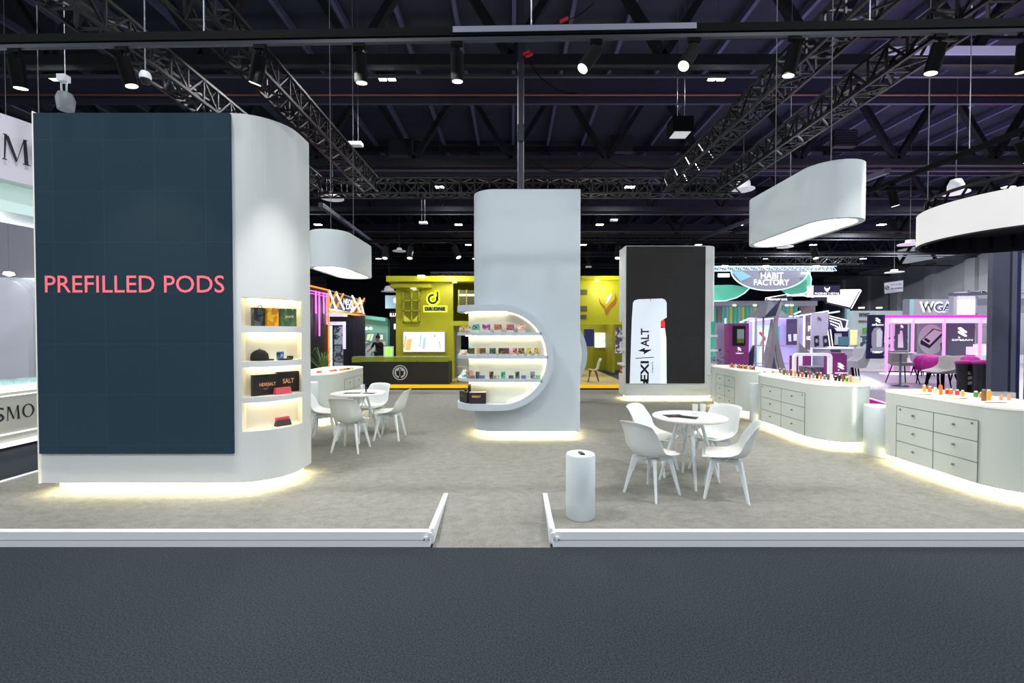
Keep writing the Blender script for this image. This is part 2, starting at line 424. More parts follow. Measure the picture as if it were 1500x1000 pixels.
for y, a, l in ((5.75, 25, 'nearest the ring top'), (7.7, 15, 'beside the end of the ring'), (9.6, -35, 'just behind the larger hanging lamp, tilted'), (4.9, 0, 'at the front end of the side track')):
    head((6.55, y, TK - .03), a, 0, 'black cylinder spotlight on the side track, ' + l, 1.2)
for k, (u, a) in enumerate(((565, 3), (602, 0), (666, 25), (905, -8), (1190, 0))):
    head((X(u, 12.6), 12.6, TK - .03), a, -20, 'small distant spotlight on the back track, ' + ORD[k] + ' from the dark screen tower', 1.5, 2.5)
# ================= big LED tower =================
def led_mat(name, h0, h1, tile=(.5, .5)):
    m = bpy.data.materials.new(name); m.use_nodes = True; nt = m.node_tree; b = nt.nodes['Principled BSDF']
    b.inputs['Roughness'].default_value = .7; b.inputs['Specular IOR Level'].default_value = .08; b.inputs['Base Color'].default_value = (.012, .015, .018, 1)
    tc = nt.nodes.new('ShaderNodeTexCoord'); sp = nt.nodes.new('ShaderNodeSeparateXYZ'); cb = nt.nodes.new('ShaderNodeCombineXYZ')
    nt.links.new(tc.outputs['Object'], sp.inputs[0]); nt.links.new(sp.outputs['X'], cb.inputs['X']); nt.links.new(sp.outputs['Z'], cb.inputs['Y'])
    br = nt.nodes.new('ShaderNodeTexBrick'); br.offset = 0; br.inputs['Scale'].default_value = 1; br.inputs['Mortar Size'].default_value = .003
    br.inputs['Brick Width'].default_value = tile[0]; br.inputs['Row Height'].default_value = tile[1]
    br.inputs['Color1'].default_value = lin(h0); br.inputs['Color2'].default_value = lin(h1); br.inputs['Mortar'].default_value = tuple(min(1, c * 1.35) for c in lin(h1)[:3]) + (1,)
    nt.links.new(cb.outputs[0], br.inputs['Vector'])
    nt.links.new(br.outputs['Color'], b.inputs['Emission Color']); b.inputs['Emission Strength'].default_value = .8
    return m
TY = 4.40; TX0 = -4.69; TX1 = -2.31; TB = 5.18; ZB, ZT = .235, 3.89
t = thing('screen_tower', 'large white display tower with rounded edge and dark screen reading PREFILLED PODS', 'display tower', ((TX0 + TX1) / 2, 4.8, P0))
prof = [(TX0, TB), (TX0, TY)]
arc = []; R = .45; cx, cy = TX1 - R, TY + R
for i in range(17):
    a = -PI / 2 + PI / 2 * i / 16; arc.append((cx + R * math.cos(a), cy + R * math.sin(a)))
nA = (-2.69, TY + R - math.sqrt(R * R - .07 ** 2)); nB = (TX1, 4.87)
arc = [arc[0], nA] + [p for p in arc[1:] if p[0] > -2.685] + [nB]
prof += arc + [(TX1, TB - .1), (TX1 - .03, TB - .03), (TX1 - .1, TB)]
iA = prof.index(nA); iB = prof.index(nB)
# niche levels (bottom, top)
lv = [(.745, 1.03), (1.085, 1.385), (1.445, 1.735), (1.80, 2.085)]
zs = [ZB] + [z for p in lv for z in p] + [ZT]
vs = []; fs = []; sm = []
mb = MB(); n = len(prof)
for k in range(len(zs) - 1):
    niche = k % 2 == 1
    for i in range(n):
        j = (i + 1) % n
        if niche and iA <= i < iB: continue
        mb.add([(*prof[i], zs[k]), (*prof[j], zs[k]), (*prof[j], zs[k + 1]), (*prof[i], zs[k + 1])], [(0, 1, 2, 3)], False)
mb.add([(*p, ZB) for p in prof], [tuple(range(n - 1, -1, -1))]); mb.add([(*p, ZT) for p in prof], [tuple(range(n))])
mb.build('body', white, t)
inner = [(-2.74, 4.56), (-2.42, 4.99)]
face = prof[iA:iB + 1]
for k, (z0, z1) in enumerate(lv):
    nb = MB()
    pg = face + inner[::-1]
    nb.poly([(*p, z0) for p in pg]); nb.poly([(*p, z1) for p in pg[::-1]])
    ch = [face[0]] + inner + [face[-1]]
    for a, b in zip(ch[:-1], ch[1:]): nb.poly([(*a, z0), (*a, z1), (*b, z1), (*b, z0)])
    nb.build('niche_shelf', M('niche_white', '#f3f1e6', .5), t)
    lb = MB(); dx, dy = inner[1][0] - inner[0][0], inner[1][1] - inner[0][1]; L = math.hypot(dx, dy); nx, ny = dy / L, -dx / L
    c = ((inner[0][0] + inner[1][0]) / 2 + nx * .03, (inner[0][1] + inner[1][1]) / 2 + ny * .03)
    lb.obox(c, (dx / L, dy / L), (nx, ny), L / 2 - .03, .012, z1 - .012, z1 - .002)
    lb.build('niche_light', ledw, t)
SX0, SX1, SZ0, SZ1 = X(59, TY), X(342, TY), .535, ZT - .012
scr = MB().box(SX0, SX1, TY - .03, TY + .01, SZ0, SZ1).build('screen', led_mat('teal_led_panel', '#1b3442', '#1e3745'), t)
text('lettering', 'PREFILLED PODS', (X(68, TY - .03), TY - .032, Z(429, TY)), X(328, TY) - X(68, TY), Z(404, TY) - Z(429, TY), M('coral_light', '#e8606b', emit=.85), scr, bold=.002)
MB().box(TX0 - .012, TX0, TY - .02, TB, ZB, ZT + .01).build('edge_strip', M('edge_white', '#f3efe6', .5, emit=.25), t)
def plinth(par, b, r, inset=.09, zb=ZB, led=True):
    MB().prism(rr_in(b, r, inset), P0, zb, True).build('plinth', M('plinth_white', '#efeee2', .5), par)
    if led: ring(MB(), rr_in(b, r, inset - .035), rr_in(b, r, inset - .005), zb - .018, zb - .006).build('plinth_light', ledp, par)
plinth(t, (TX0, TX1, TY, TB), (0, .45, .1, 0))

# goods in the tower niches
d = Vector((.6, .8, 0)); d = Vector((inner[1][0] - inner[0][0], inner[1][1] - inner[0][1], 0)).normalized(); nn = Vector((d.y, -d.x, 0))
def np_(u, off):   # point on the niche chord, seen at column u
    a = Vector((*inner[0], 0)) + nn * off
    r = W(u, 489, Y=1); s = r.x / r.y
    k = (s * a.y - a.x) / (d.x - s * d.y)
    return a + d * k
def nbox(name, label, cat, u0, u1, off, th, z0, z1, mat, taper=1):
    a = np_(u0, off); b = np_(u1, off); c = (a + b) / 2; z0 += .002
    t = thing(name, label, cat, (c.x, c.y, z0))
    hw = (b - a).length / 2
    m = MB(); lo = []; hi = []
    for i, j in ((-1, -1), (1, -1), (1, 1), (-1, 1)):
        q = c + d * hw * i + nn * th * -j; lo.append((q.x, q.y)); q = c + d * hw * i * taper + nn * th * -j * (.5 if taper < 1 else 1); hi.append((q.x, q.y))
    m.prism(lo, z0, z1, top=hi); m.build('bag' if cat == 'bag' else 'carton', mat, t)
    return t, c, hw
z = lv[3][0]
for (u0, u1, mn, cols, tw, l) in ((370, 386, 'bag_black', ['#15171c', '#23262c', '#4b5560'], None, 'small black gift bag with patterned side in the top niche, beside the yellow bag'),
                              (390, 406, 'bag_yellow', ['#f0b414', '#f5c01e', '#e08a10'], None, 'yellow gift bag standing in the top niche of the screen tower'),
                              (409, 432, 'bag_green', ['#4b6b45', '#557649', '#3f5e42'], '#e8e4c8', 'olive green gift bag with pale writing in the top niche')):
    t, c, hw = nbox('gift_bag', l, 'bag', u0, u1, .085 if u0 < 380 else .13, .035, z, z + .19, print_mat(mn, cols, 14))
    h = MB(); q = c + nn * .046 * 1
    pts = [q + d * (hw * .45) * math.cos(a) + Vector((0, 0, z + .17 + .045 * math.sin(a))) for a in [PI * i / 8 for i in range(9)]]
    h.tube(pts, .004, 5); h.build('handle', M('cord_white', '#e8e8e8') if 'green' in mn or 'yellow' in mn else black, t)
    if tw: text('lettering', 'pure', c - d * hw * .5 + nn * .05 + Vector((0, 0, z + .08)), hw, .035, M('pale_print', tw, emit=.2), t, right=d)
z = lv[2][0]; z += .002; c = np_(380, .11)
t = thing('baseball_cap', 'black baseball cap lying in the second niche from the top', 'cap', (c.x, c.y, z))
m = MB(); pr = [(.083, 0), (.086, .03), (.078, .07), (.05, .1), (.02, .113), (0.0, .117)]; m.lathe(pr, (c.x, c.y, z), 20); m.build('crown', M('cap_black', '#1b1a19', .9), t)
MB().lathe([(.0, .118), (.008, .118), (.008, .123), (0, .125)], (c.x, c.y, z), 8).build('button', black, t)
q = c + d * .07 + nn * .02; m = MB(); pts = [(q.x + (d.x * math.cos(a) + nn.x * math.sin(a)) * .06, q.y + (d.y * math.cos(a) + nn.y * math.sin(a)) * .06) for a in [2 * PI * i / 16 for i in range(16)]]
m.prism(pts, z + .001, z + .012, True); m.build('visor', M('cap_black'), t)
nbox('printed_card', 'small upright blue printed card on the shelf beside the black cap', 'card', 405, 415, .12, .008, z, z + .085, print_mat('card_blue', ['#1a1c22', '#3c78b8', '#9fd0ea'], 22))
nbox('flat_case', 'thin flat black case lying beside the small blue card', 'case', 409, 425, .19, .05, z, z + .014, black)
nbox('pocket_device', 'small black pocket device behind the thin flat case', 'device', 421, 428, .10, .02, z, z + .035, black)
z = lv[1][0]
gb = M('gift_box_black', '#211d1c', .6); gold = M('gold_print', '#e9a878', .4, emit=.35)
t, c, hw = nbox('gift_box', 'front black gift box with gold lettering in the third niche down', 'box', 368, 405, .10, .022, z, z + .215, gb)
text('lettering', 'NEXI|SALT', c - d * hw * .5 + nn * .023 + Vector((0, 0, z + .085)), hw * 1.3, .045, gold, t, right=d, bold=.01)
text('small_lettering', 'aspire', c - d * hw * .2 + nn * .023 + Vector((0, 0, z + .06)), hw * .35, .014, gold, t, right=d)
t, c, hw = nbox('gift_box', 'rear black gift box with gold lettering, partly behind the front box', 'box', 404, 436, .045, .02, z, z + .225, gb)
text('lettering', 'SALT', c - d * hw * .5 + nn * .021 + Vector((0, 0, z + .1)), hw * 1.0, .05, gold, t, right=d, bold=.01)
red = M('case_red', '#e05560', .5)
nbox('glasses_case', 'coral red case lying in front of the black gift boxes', 'case', 401, 425, .165, .03, z, z + .07, red, .92)
z = lv[0][0]
t, c, hw = nbox('glasses_case', 'red and black wedge shaped case alone in the lowest niche', 'case', 402, 424, .14, .035, z, z + .062, M('case_grey', '#3a3434', .6), .9)
m = MB(); m.obox((c.x - nn.x * .012, c.y - nn.y * .012), (d.x, d.y), (nn.x, nn.y), hw * .86, .02, z + .062, z + .09); m.build('lid', red, t)

# ================= central pillar =================
PX0, PX1, PY, PB, PZ = -.60, 1.034, 6.72, 7.66, 3.90
def pillar_mat():
    return M('pillar_dim_white', '#bcc8d1', .5)  # white darkened and blued for the weaker light on the pillar
t = thing('display_pillar', 'tall white central pillar with rounded semicircular lit shelf unit', 'display pillar', ((PX0 + PX1) / 2, (PY + PB) / 2, P0))
pb = (PX0, PX1, PY, PB); prr = (.35, .01, .01, .35)
MB().prism(rrect(*pb, prr, 16), ZB, PZ, True).build('body', pillar_mat(), t, bevel=0)
for o in t.children:
    o.data.polygons.foreach_set('use_smooth', [abs(p.normal.x) < .999 and abs(p.normal.y) < .999 and abs(p.normal.z) < .5 for p in o.data.polygons])
plinth(t, pb, prr)
DY = 6.45; CXD, CZ, RO, RI = -.17, 1.373, .774, .684
def plan(xe):
    """shelf board outline, rounded at the free end"""
    a = [(-.457 + .38 * math.cos(t_), 6.83 + .38 * math.sin(t_)) for t_ in [PI + PI / 2 * i / 10 for i in range(11)]]
    return a + [(xe, DY), (xe, PY + .02), (-.2, PY + .02), (-.45, 6.85), (-.57, 7.1), (-.57, 7.42), (-.80, 7.42), (-.837, 7.3)]
def dshelf(par):
    fr = M('shelf_frame_white', '#b6c1cc', .5)
    m = MB(); m.prism(plan(CXD), CZ + RI, CZ + RO, False); m.prism(plan(CXD), CZ - RO, CZ - RI, False)
    n = 40; vs = []; 
    for i in range(n + 1):
        a = PI / 2 - PI * i / n; c, s = math.cos(a), math.sin(a)
        for r, y in ((RO, DY), (RI, DY), (RI, PY + .01), (RO, PY + .01)): vs.append((CXD + r * c, y, CZ + r * s))
    fs = []
    for i in range(n):
        for k in range(4):
            k2 = (k + 1) % 4; fs.append((i * 4 + k, i * 4 + k2, i * 4 + 4 + k2, i * 4 + 4 + k))
    m.add(vs, fs); m.build('shelf_frame', fr, par)
    for zt in SHZ:
        xe = CXD + math.sqrt((RI + .01) ** 2 - (zt - .022 - CZ) ** 2)
        MB().prism(plan(xe), zt - .045, zt).build('shelf', fr, par)
    # white core seen behind the left end
    pc = [(-.25 + .44 * math.cos(a), 7.07 + .44 * math.sin(a)) for a in [PI + PI / 2 * i / 10 for i in range(11)]]
    MB().prism(pc + [(-.25, 7.2), (-.50, 7.38), (-.69, 7.38)], CZ - RI, CZ + RI).build('back_panel', cream, par)
    # back board
    pts = [(CXD + RI * math.cos(a), CZ + RI * math.sin(a)) for a in [-PI / 2 + PI * i / 24 for i in range(25)]] + [(-.26, CZ + RI), (-.26, CZ - RI)]
    MB().vprism(pts, PY - .09, PY + .005).build('back_board', cream, par)
    for zt in [CZ + RI] + [z_ - .045 for z_ in SHZ]:
        dz = min(abs(zt - .01 - CZ), RI - .01); xe = CXD + math.sqrt(RI * RI - dz * dz) - .03
        xe = max(xe, CXD + .1)
        m = MB().box(-.25, xe, PY - .135, PY - .12, zt - .012, zt - .002)
        for i in range(8):
            a0 = PI + PI / 2 * i / 8; a1 = PI + PI / 2 * (i + 1) / 8
            m.bar((-.25 + .48 * math.cos(a0), 7.07 + .48 * math.sin(a0), zt - .007), (-.25 + .48 * math.cos(a1), 7.07 + .48 * math.sin(a1), zt - .007), .016, .008)
        m.build('shelf_light', ledw, par)
    m = MB(); rq = RI - .008
    for i in range(24):
        a0 = math.radians(80 - 160 * i / 24); a1 = math.radians(80 - 160 * (i + 1) / 24)
        m.bar((CXD + rq * math.cos(a0), PY - .1, CZ + rq * math.sin(a0)), (CXD + rq * math.cos(a1), PY - .1, CZ + rq * math.sin(a1)), .008, .012)
    m.build('corner_fill_light', leds, par)  # arc strip added to fill the dark corner of the frame
SHZ = [1.742, 1.402, 1.063]
dshelf(t)
# second shelf unit, on the back of the pillar: only its closed round side shows past the edge
t2_ = thing('rear_shelf_unit', 'round closed side of a matching shelf unit on the far side of the central pillar', 'shelf unit', (.53, 7.8, P0))
def band(cx, ro, ri, y0, y1, mat, name, par, n=48):
    m = MB(); vs = []
    for i in range(n):
        a = 2 * PI * i / n
        for r, y in ((ro, y0), (ri, y0), (ri, y1), (ro, y1)): vs.append((cx + r * math.cos(a), y, CZ + r * math.sin(a)))
    m.add(vs, [(i * 4 + k, i * 4 + (k + 1) % 4, ((i + 1) % n) * 4 + (k + 1) % 4, ((i + 1) % n) * 4 + k) for i in range(n) for k in range(4)])
    return m.build(name, mat, par)
band(.53, RO, RI, 7.67, 7.97, M('shelf_frame_white'), 'shelf_frame', t2_)
MB().vprism([(.53 + RI * math.cos(2 * PI * i / 40), CZ + RI * math.sin(2 * PI * i / 40)) for i in range(40)], 7.67, 7.70).build('back_board', cream, t2_)
for zt in SHZ:
    xw = math.sqrt(RI * RI - (zt - .022 - CZ) ** 2) - .004; MB().box(.53 - xw, .53 + xw, 7.70, 7.96, zt - .045, zt).build('shelf', M('shelf_frame_white'), t2_)
# goods on the pillar shelves
def acc(u, Y): return X(u, Y)
def pbox(u, w, h, z, Y, mat, label, stand=.04, group='product boxes on the pillar shelves', th=.05, rot=0):
    x = acc(u, Y); wd = w / FPX * Y
    t = thing('product_box', label, 'box', (x, Y, z), group)
    if stand: MB().box(x - wd / 2 + .004, x + wd / 2 - .004, Y - .02, Y + .03, z, z + stand).build('acrylic_stand', acry, t)
    o = MB().box(x - wd / 2, x + wd / 2, Y - th / 2, Y + th / 2, z + stand, z + stand + h).build('carton', mat, t)
    return t
YS = 6.52
row1 = [(697, 11.5, ['#1d6b5c', '#5fc3a4', '#12312f', '#a5dcc8'], 'green and black patterned'), (712.5, 11.5, ['#7d73b5', '#3b2a62', '#b2567c', '#c9b3e0'], 'violet and plum patterned'),
        (729.5, 11, ['#7b3b35', '#d5785a', '#4f5a44', '#e6a98c'], 'rust and olive patterned'), (747.3, 11, ['#9b4a4e', '#d98273', '#5d3d63', '#c65a5a'], 'rose and mauve patterned'),
        (764, 11.5, ['#ef8a54', '#f7c29a', '#b85540', '#fbe0c6'], 'peach and orange patterned')]
for i, (u, w, cols, c) in enumerate(row1):
    pbox(u, w, .078, SHZ[0], YS, print_mat('print_a%d' % i, cols, 26, i), c + ' wide box on the top pillar shelf, ' + ORD[i] + ' from the curved end')
for i, u in enumerate((675.5, 681, 686.8)):
    pbox(u, 5, .085, SHZ[0], 6.78 - i * .055, print_mat('print_b%d' % i, ['#e9e6da', '#c9b27c', '#d8542a', '#4a6a6a'][0:2] + (['#5a8f8a'], ['#c96a3c'], ['#7a4fa0'])[i], 22, i), ('teal', 'orange', 'purple')[i] + ' tinted white little box at the curved end of the top pillar shelf', 0.012)
row2 = [(690.6, 9, ['#3c4a2b', '#6a7b3a', '#2b2622', '#8a5a3a']), (700.7, 3.6, ['#e58a1e', '#f0a83a']), (707, 8.6, ['#2f2f3a', '#6b6435', '#463c34', '#7b8290']), (721.6, 9, ['#2c4a36', '#4c6b44', '#2a2a30', '#5a7b88']),
        (734, 7.5, ['#3a3324', '#7b7a32', '#4a2c2a']), (741.8, 8, ['#6a2f35', '#8a3f42', '#3d4a66']), (754.3, 6, ['#c95a62', '#e08a8a', '#8a3540']), (763.6, 8.5, ['#7a2f34', '#3a3a55', '#b59a3c', '#5a1f28']),
        (774.5, 6.5, ['#3c3f5a', '#6a6e8c', '#d8c23a']), (785.4, 5.4, ['#d8302f', '#3d8a3a', '#e8a13a']), (790.4, 2.2, ['#f0a0a0', '#f4c0b8'])]
nm = ['olive and brown', 'slim orange', 'grey and khaki', 'dark green', 'brown and yellow', 'dark crimson', 'rose pink', 'crimson and navy', 'slate blue', 'red and green', 'thin pale pink']
for i, (u, w, cols) in enumerate(row2):
    pbox(u, w, .082, SHZ[1], YS + (.05 if w < 4 else 0), print_mat('print_c%d' % i, cols, 26, i), nm[i] + ' printed box on the middle pillar shelf, ' + ORD[i] + ' of the row', .03)
pbox(678.5, 11, .075, SHZ[1], 6.72, print_mat('print_cw', ['#f0efe8', '#e4e2d8', '#c8a090'], 18), 'white box with small red mark at the curved end of the middle shelf', .005)
row3 = [(691.8, 7.5, .042, ['#7a3b52', '#a06070']), (699.5, 5.5, .1, ['#2f4a5a', '#56707c', '#31403a']), (706, 8, .045, ['#4a4a70', '#6b6b8a']), (719.8, 6, .1, ['#4a3a2c', '#8a6a4a', '#2c2622']),
        (727.3, 7.4, .042, ['#9aa79a', '#c2cabc', '#6f8a78']), (737.2, 6, .1, ['#1f9a6a', '#4fc08c', '#167050']), (748.6, 7.2, .045, ['#3a3850', '#65607c']), (758, 6, .1, ['#3a4a44', '#6a7a74', '#2a3434']),
        (767, 7, .045, ['#3f3d66', '#6e6c96']), (780.3, 6.2, .1, ['#33304a', '#57506e', '#9a9ab0']), (788.3, 6.8, .048, ['#3f8a48', '#7fb87a'])]
nm3 = ['low plum', 'tall slate and teal', 'low indigo', 'tall brown', 'low pale green', 'tall emerald green', 'low dark violet', 'tall dark grey green', 'low blue violet', 'tall dark purple', 'low bright green']
for i, (u, w, h, cols) in enumerate(row3):
    pbox(u, w, h, SHZ[2], YS + (.02 if i == 0 else 0), print_mat('print_d%d' % i, cols, 34, i), nm3[i] + ' box on the lower pillar shelf, ' + ORD[i] + ' of the row', .004 if h < .06 else .004)
x = acc(680.5, 6.85)
for k, (u, Y, h, w, l) in enumerate(((680, 6.84, .125, 8, 'white paper bag with teal dots at the curved end of the lower shelf'), (690, 6.66, .15, 8, 'white paper bag with pink edge behind the beige packet'))):
    x = acc(u, Y); wd = w / FPX * Y / 2; z = SHZ[2]
    t = thing('paper_bag', l, 'bag', (x, Y, z)); m = MB()
    m.prism([(x - wd, Y - .03), (x + wd, Y - .03), (x + wd, Y + .03), (x - wd, Y + .03)], z, z + h, top=[(x - wd * .9, Y - .006), (x + wd * .9, Y - .006), (x + wd * .9, Y + .006), (x - wd * .9, Y + .006)])
    m.build('bag', print_mat('bagp%d' % k, ['#f2f3ec', '#f0f0ea', '#3f9a94' if k == 0 else '#e6a0a0'], 16, k), t)
    MB().tube([(x + wd * .5 * math.cos(a), Y, z + h - .005 + .03 * math.sin(a)) for a in [PI * i / 8 for i in range(9)]], .003, 5).build('handle', M('cord_tan', '#c9b48c'), t)
pbox(685.6, 4.2, .1, SHZ[2], 6.60, print_mat('packet_beige', ['#c9c0a0', '#8f8a6a'], 30), 'tall beige packet in front of the white paper bags', .004)
zf = CZ - RI
t = thing('gift_box', 'black gift box with gold lettering leaning on the bottom pillar shelf', 'box', (acc(700, 6.56), 6.56, zf))
x0, x1 = acc(687.5, 6.56), acc(711.8, 6.56)
MB().box(x0, x1, 6.53, 6.6, zf, zf + .165).build('carton', gb, t); MB().box(x0 + .002, x1, 6.53, 6.6, zf + .165, zf + .172).build('lid_edge', M('box_edge', '#e8e0c0'), t)
text('lettering', 'NEXI|SALT', (x0 + .04, 6.528, zf + .085), .13, .04, gold, t, bold=.01)
a = Vector((-.785, 6.78, 0)); b = Vector((-.655, 6.575, 0)); dd = (b - a).normalized(); n2_ = Vector((dd.y, -dd.x, 0)) * 1; c = (a + b) / 2
t = thing('gift_box', 'black gift box turned sideways at the curved end of the bottom pillar shelf', 'box', (c.x, c.y, zf))
MB().obox((c.x, c.y), (dd.x, dd.y), (n2_.x, n2_.y), (b - a).length / 2, .02, zf, zf + .165).build('carton', gb, t)
text('lettering', 'NEXI|SALT', c - dd * .06 + n2_ * .021 + Vector((0, 0, zf + .09)), .1, .022, M('grey_print', '#8a8680'), t, right=dd)
for k, (u, h, Y) in enumerate(((682, .21, 6.80), (687.5, .27, 6.72))):
    x = acc(u, Y); t = thing('boxed_device', ('shorter' if k == 0 else 'taller') + ' brown device box with tan top behind the black gift boxes', 'box', (x, Y, zf))
    MB().box(x - .022, x + .022, Y - .02, Y + .02, zf, zf + h - .03).build('carton', M('choc', '#3a2a20'), t)
    MB().box(x - .022, x + .022, Y - .02, Y + .02, zf + h - .03, zf + h).build('lid', M('tan', '#9a8858'), t)

# ================= far screen tower =================
QY, QB, QX0, QX1, QZ = 10.6, 11.25, X(916, 10.6), X(1048, 10.75), 3.82
t = thing('far_screen_tower', 'white display tower behind the round table, its black screen showing a white vaping device', 'display tower', ((QX0 + QX1) / 2, 10.9, P0))
qb = (QX0, QX1, QY, QB); qr = (.03, .3, .3, .03)
z1, z2 = .74, 2.02
MB().prism(rrect(*qb, qr), ZB, z1, True).prism(rrect(*qb, qr), z2, QZ, True).prism(rrect(QX0, QX1 - .18, QY, QY + .3, 0), z1, z2).build('body', white, t)
for zz in (.98, 1.33, 1.68): MB().box(QX1 - .25, QX1, QY + .03, QB, zz - .03, zz + .02).box(QX0 - .04, QX0 + .1, QY + .05, QB, zz - .03, zz + .02).build('shelf', white, t)
plinth(t, qb, qr)
scr = MB().box(X(917, QY), X(1032, QY), QY - .03, QY + .01, Z(561, QY), QZ - .02).build('screen', led_mat('black_led_panel', '#262423', '#2a2827'), t)
def q3(px, py): # zoom coords -> plane coords
    return (X(820 + px / 3.846, QY - .03), Z(340 + py / 3.846, QY - .03))
dev = M('device_white', '#c9d2dd', emit=.72, ecol='#ccd6e2'); dev2 = M('device_white_shade', '#a9b6c4', emit=.72, ecol='#b2bfcd')
Yp = QY - .03
def dpoly(name, pts, mat, off=.003, par=None): return flat(name, [q3(*p) for p in pts][::-1], (0, Yp, 0), mat, par or scr, off=off)
dpoly('device_picture', [(395, 852), (405, 500), (411, 400), (418, 385), (440, 378), (575, 373), (592, 380), (601, 398), (602, 480), (590, 487), (570, 500), (568, 540), (592, 540), (600, 600), (602, 852)], dev)
dpoly('device_window', [(568, 540), (592, 542), (600, 620), (603, 852), (572, 852)], M('window_ice', '#cfe6f2', emit=.85, ecol='#d6ecf6'), .006)
dpoly('device_seam', [(508, 375), (511, 375), (511, 388), (508, 388)], black, .006)
dpoly('device_switch', [(568, 500), (586, 490), (592, 512), (592, 540), (568, 530)], M('switch_red', '#e02a20', emit=.8), .007)
ink = M('screen_ink', '#0e0e10', .8)
def vt(s, px0, px1, py0, py1, nm='lettering', bold=.03):
    """text reading upwards inside the zoomed rectangle"""
    a = q3(px1, py1); b = q3(px0, py0)
    return text(nm, s, (a[0], Yp - .008, a[1]), b[1] - a[1], abs(a[0] - b[0]), ink, scr, right=(0, 0, 1), up=(-1, 0, 0), bold=bold, thick=.0)
vt('EXI', 455, 502, 725, 840); vt('ALT', 456, 502, 542, 645, bold=.02)
dpoly('lettering_cut', [(455, 852), (470, 852), (470, 836), (500, 836), (500, 852), (486, 852), (486, 846), (480, 846), (480, 852)], ink, .008)
dpoly('lightning_mark', [(440, 668), (480, 650), (478, 662), (520, 660), (472, 688), (474, 674)], ink, .008)
dpoly('divider', [(427, 708), (530, 702), (530, 706), (427, 712)], ink, .008)
vt('aspire', 518, 528, 728, 792, 'small_lettering', .01)
for k, (u, v, w, c, l) in enumerate(((1043, 487, 8, '#e8e8e8', 'white'), (1043, 507, 6, '#55606a', 'grey'), (1042, 528, 8, '#6a5a8a', 'purple'), (1041, 549, 7, '#2c3040', 'dark'), (910.5, 487, 4, '#8b97a0', 'pale grey'), (910.5, 508, 4, '#e6e9ea', 'whitish'), (911, 549, 4, '#cc3b30', 'red'))):
    Y = QY + .46; sx = min(X(u, Y), QX1 - .06); z0 = {487: 1.7, 507: 1.35, 508: 1.35, 528: 1.0, 549: z1}[v] + .003
    t_ = thing('display_carton', l + ' little carton on the end shelf of the far screen tower', 'box', (sx, Y, z0)); wd = w / FPX * Y / 2
    MB().box(sx - wd, sx + wd, Y - .05, Y + .05, z0, z0 + .17).build('carton', M('pk%d' % k, c, .5), t_)
    MB().box(sx - wd, sx + wd, Y - .052, Y - .05, z0 + .06, z0 + .1).build('print_band', cream, t_)

# ================= hanging lamps =================
def stadium(cx, y0, y1, r, n=16):
    return [(cx + r * math.cos(a), y0 + r * math.sin(a)) for a in [PI + PI * i / n for i in range(n + 1)]] + \
           [(cx + r * math.cos(a), y1 + r * math.sin(a)) for a in [PI * i / n for i in range(n + 1)]]
def pendant(cx, y0, y1, r, z0, z1, label):
    t = thing('hanging_lamp', label, 'lamp', (cx, (y0 + y1) / 2, z0), 'oblong hanging lamps')
    o = stadium(cx, y0, y1, r); i = stadium(cx, y0, y1, r - .06)
    m = MB(); n = len(o)
    vs = [(*p, z0) for p in o] + [(*p, z1) for p in o]
    m.add(vs, [(k, (k + 1) % n, n + (k + 1) % n, n + k) for k in range(n)], True)
    m.add([(*p, z0) for p in o] + [(*p, z0) for p in i], [((k + 1) % n, k, n + k, n + (k + 1) % n) for k in range(n)])
    m.add([(*p, z0) for p in i] + [(*p, z0 + .03) for p in i], [((k + 1) % n, k, n + k, n + (k + 1) % n) for k in range(n)])
    m.add([(*p, z1) for p in o], [tuple(range(n))]); m.build('shell', M('lamp_white', '#d5dee2', .5), t)
    MB().add([(*p, z0 + .028) for p in i], [tuple(range(n - 1, -1, -1))]).build('diffuser', glow, t)
    for y in (y0, y1): MB().cone((cx, y, z1), (cx, y, 12.6), .005, .005, 6).build('suspension_wire', M('wire_grey', '#60626c', .5), t)
    return t
pendant(3.57, 5.0, 6.05, .31, 2.95, 3.56, 'larger white oblong hanging lamp with glowing underside, above the counters')
pendant(-3.15, 7.75, 8.85, .34, 2.85, 3.47, 'smaller white oblong hanging lamp with glowing underside, beside the big screen tower')
rg = thing('ring_light', 'large round glowing white ring banner hanging above the counters', 'ring light', (7.9, 6.75, 3.2))
RR = 1.32; zb, zt = 3.18, 3.70; c0 = (7.9, 6.75)
n = 64
m = MB(); pts = circ(*c0, RR, n=n); m.add([(*p, zb) for p in pts] + [(*p, zt) for p in pts], [(k, (k + 1) % n, n + (k + 1) % n, n + k) for k in range(n)], True)
m.build('glowing_band', M('ring_glow', '#555555', emit=.76, ecol='#ffffff'), rg)
ring(MB(), circ(*c0, RR + .01, n=n), circ(*c0, RR - .03, n=n), zb - .02, zb).build('lower_rim', blackm, rg)
ring(MB(), circ(*c0, RR - .02, n=n), circ(*c0, RR - .06, n=n), zb, zt).build('inner_wall', M('ring_inside', '#15162a', .8), rg)
m = MB(); ring(m, circ(*c0, RR - .1, n=n), circ(*c0, RR - .2, n=n), zt - .08, zt - .04); ring(m, circ(*c0, RR - .1, n=n), circ(*c0, RR - .14, n=n), zt + .18, zt + .22)
for k in range(28):
    a = 2 * PI * k / 28; m.bar((c0[0] + (RR - .12) * math.cos(a), c0[1] + (RR - .12) * math.sin(a), zt - .06), (c0[0] + (RR - .12) * math.cos(a + .15), c0[1] + (RR - .12) * math.sin(a + .15), zt + .2), .025)
    m.bar((c0[0] + (RR - .12) * math.cos(a), c0[1] + (RR - .12) * math.sin(a), zb + .03), (c0[0] + (RR - .12) * math.cos(a), c0[1] + (RR - .12) * math.sin(a), zt), .03)
m.build('ring_truss', tr, rg)
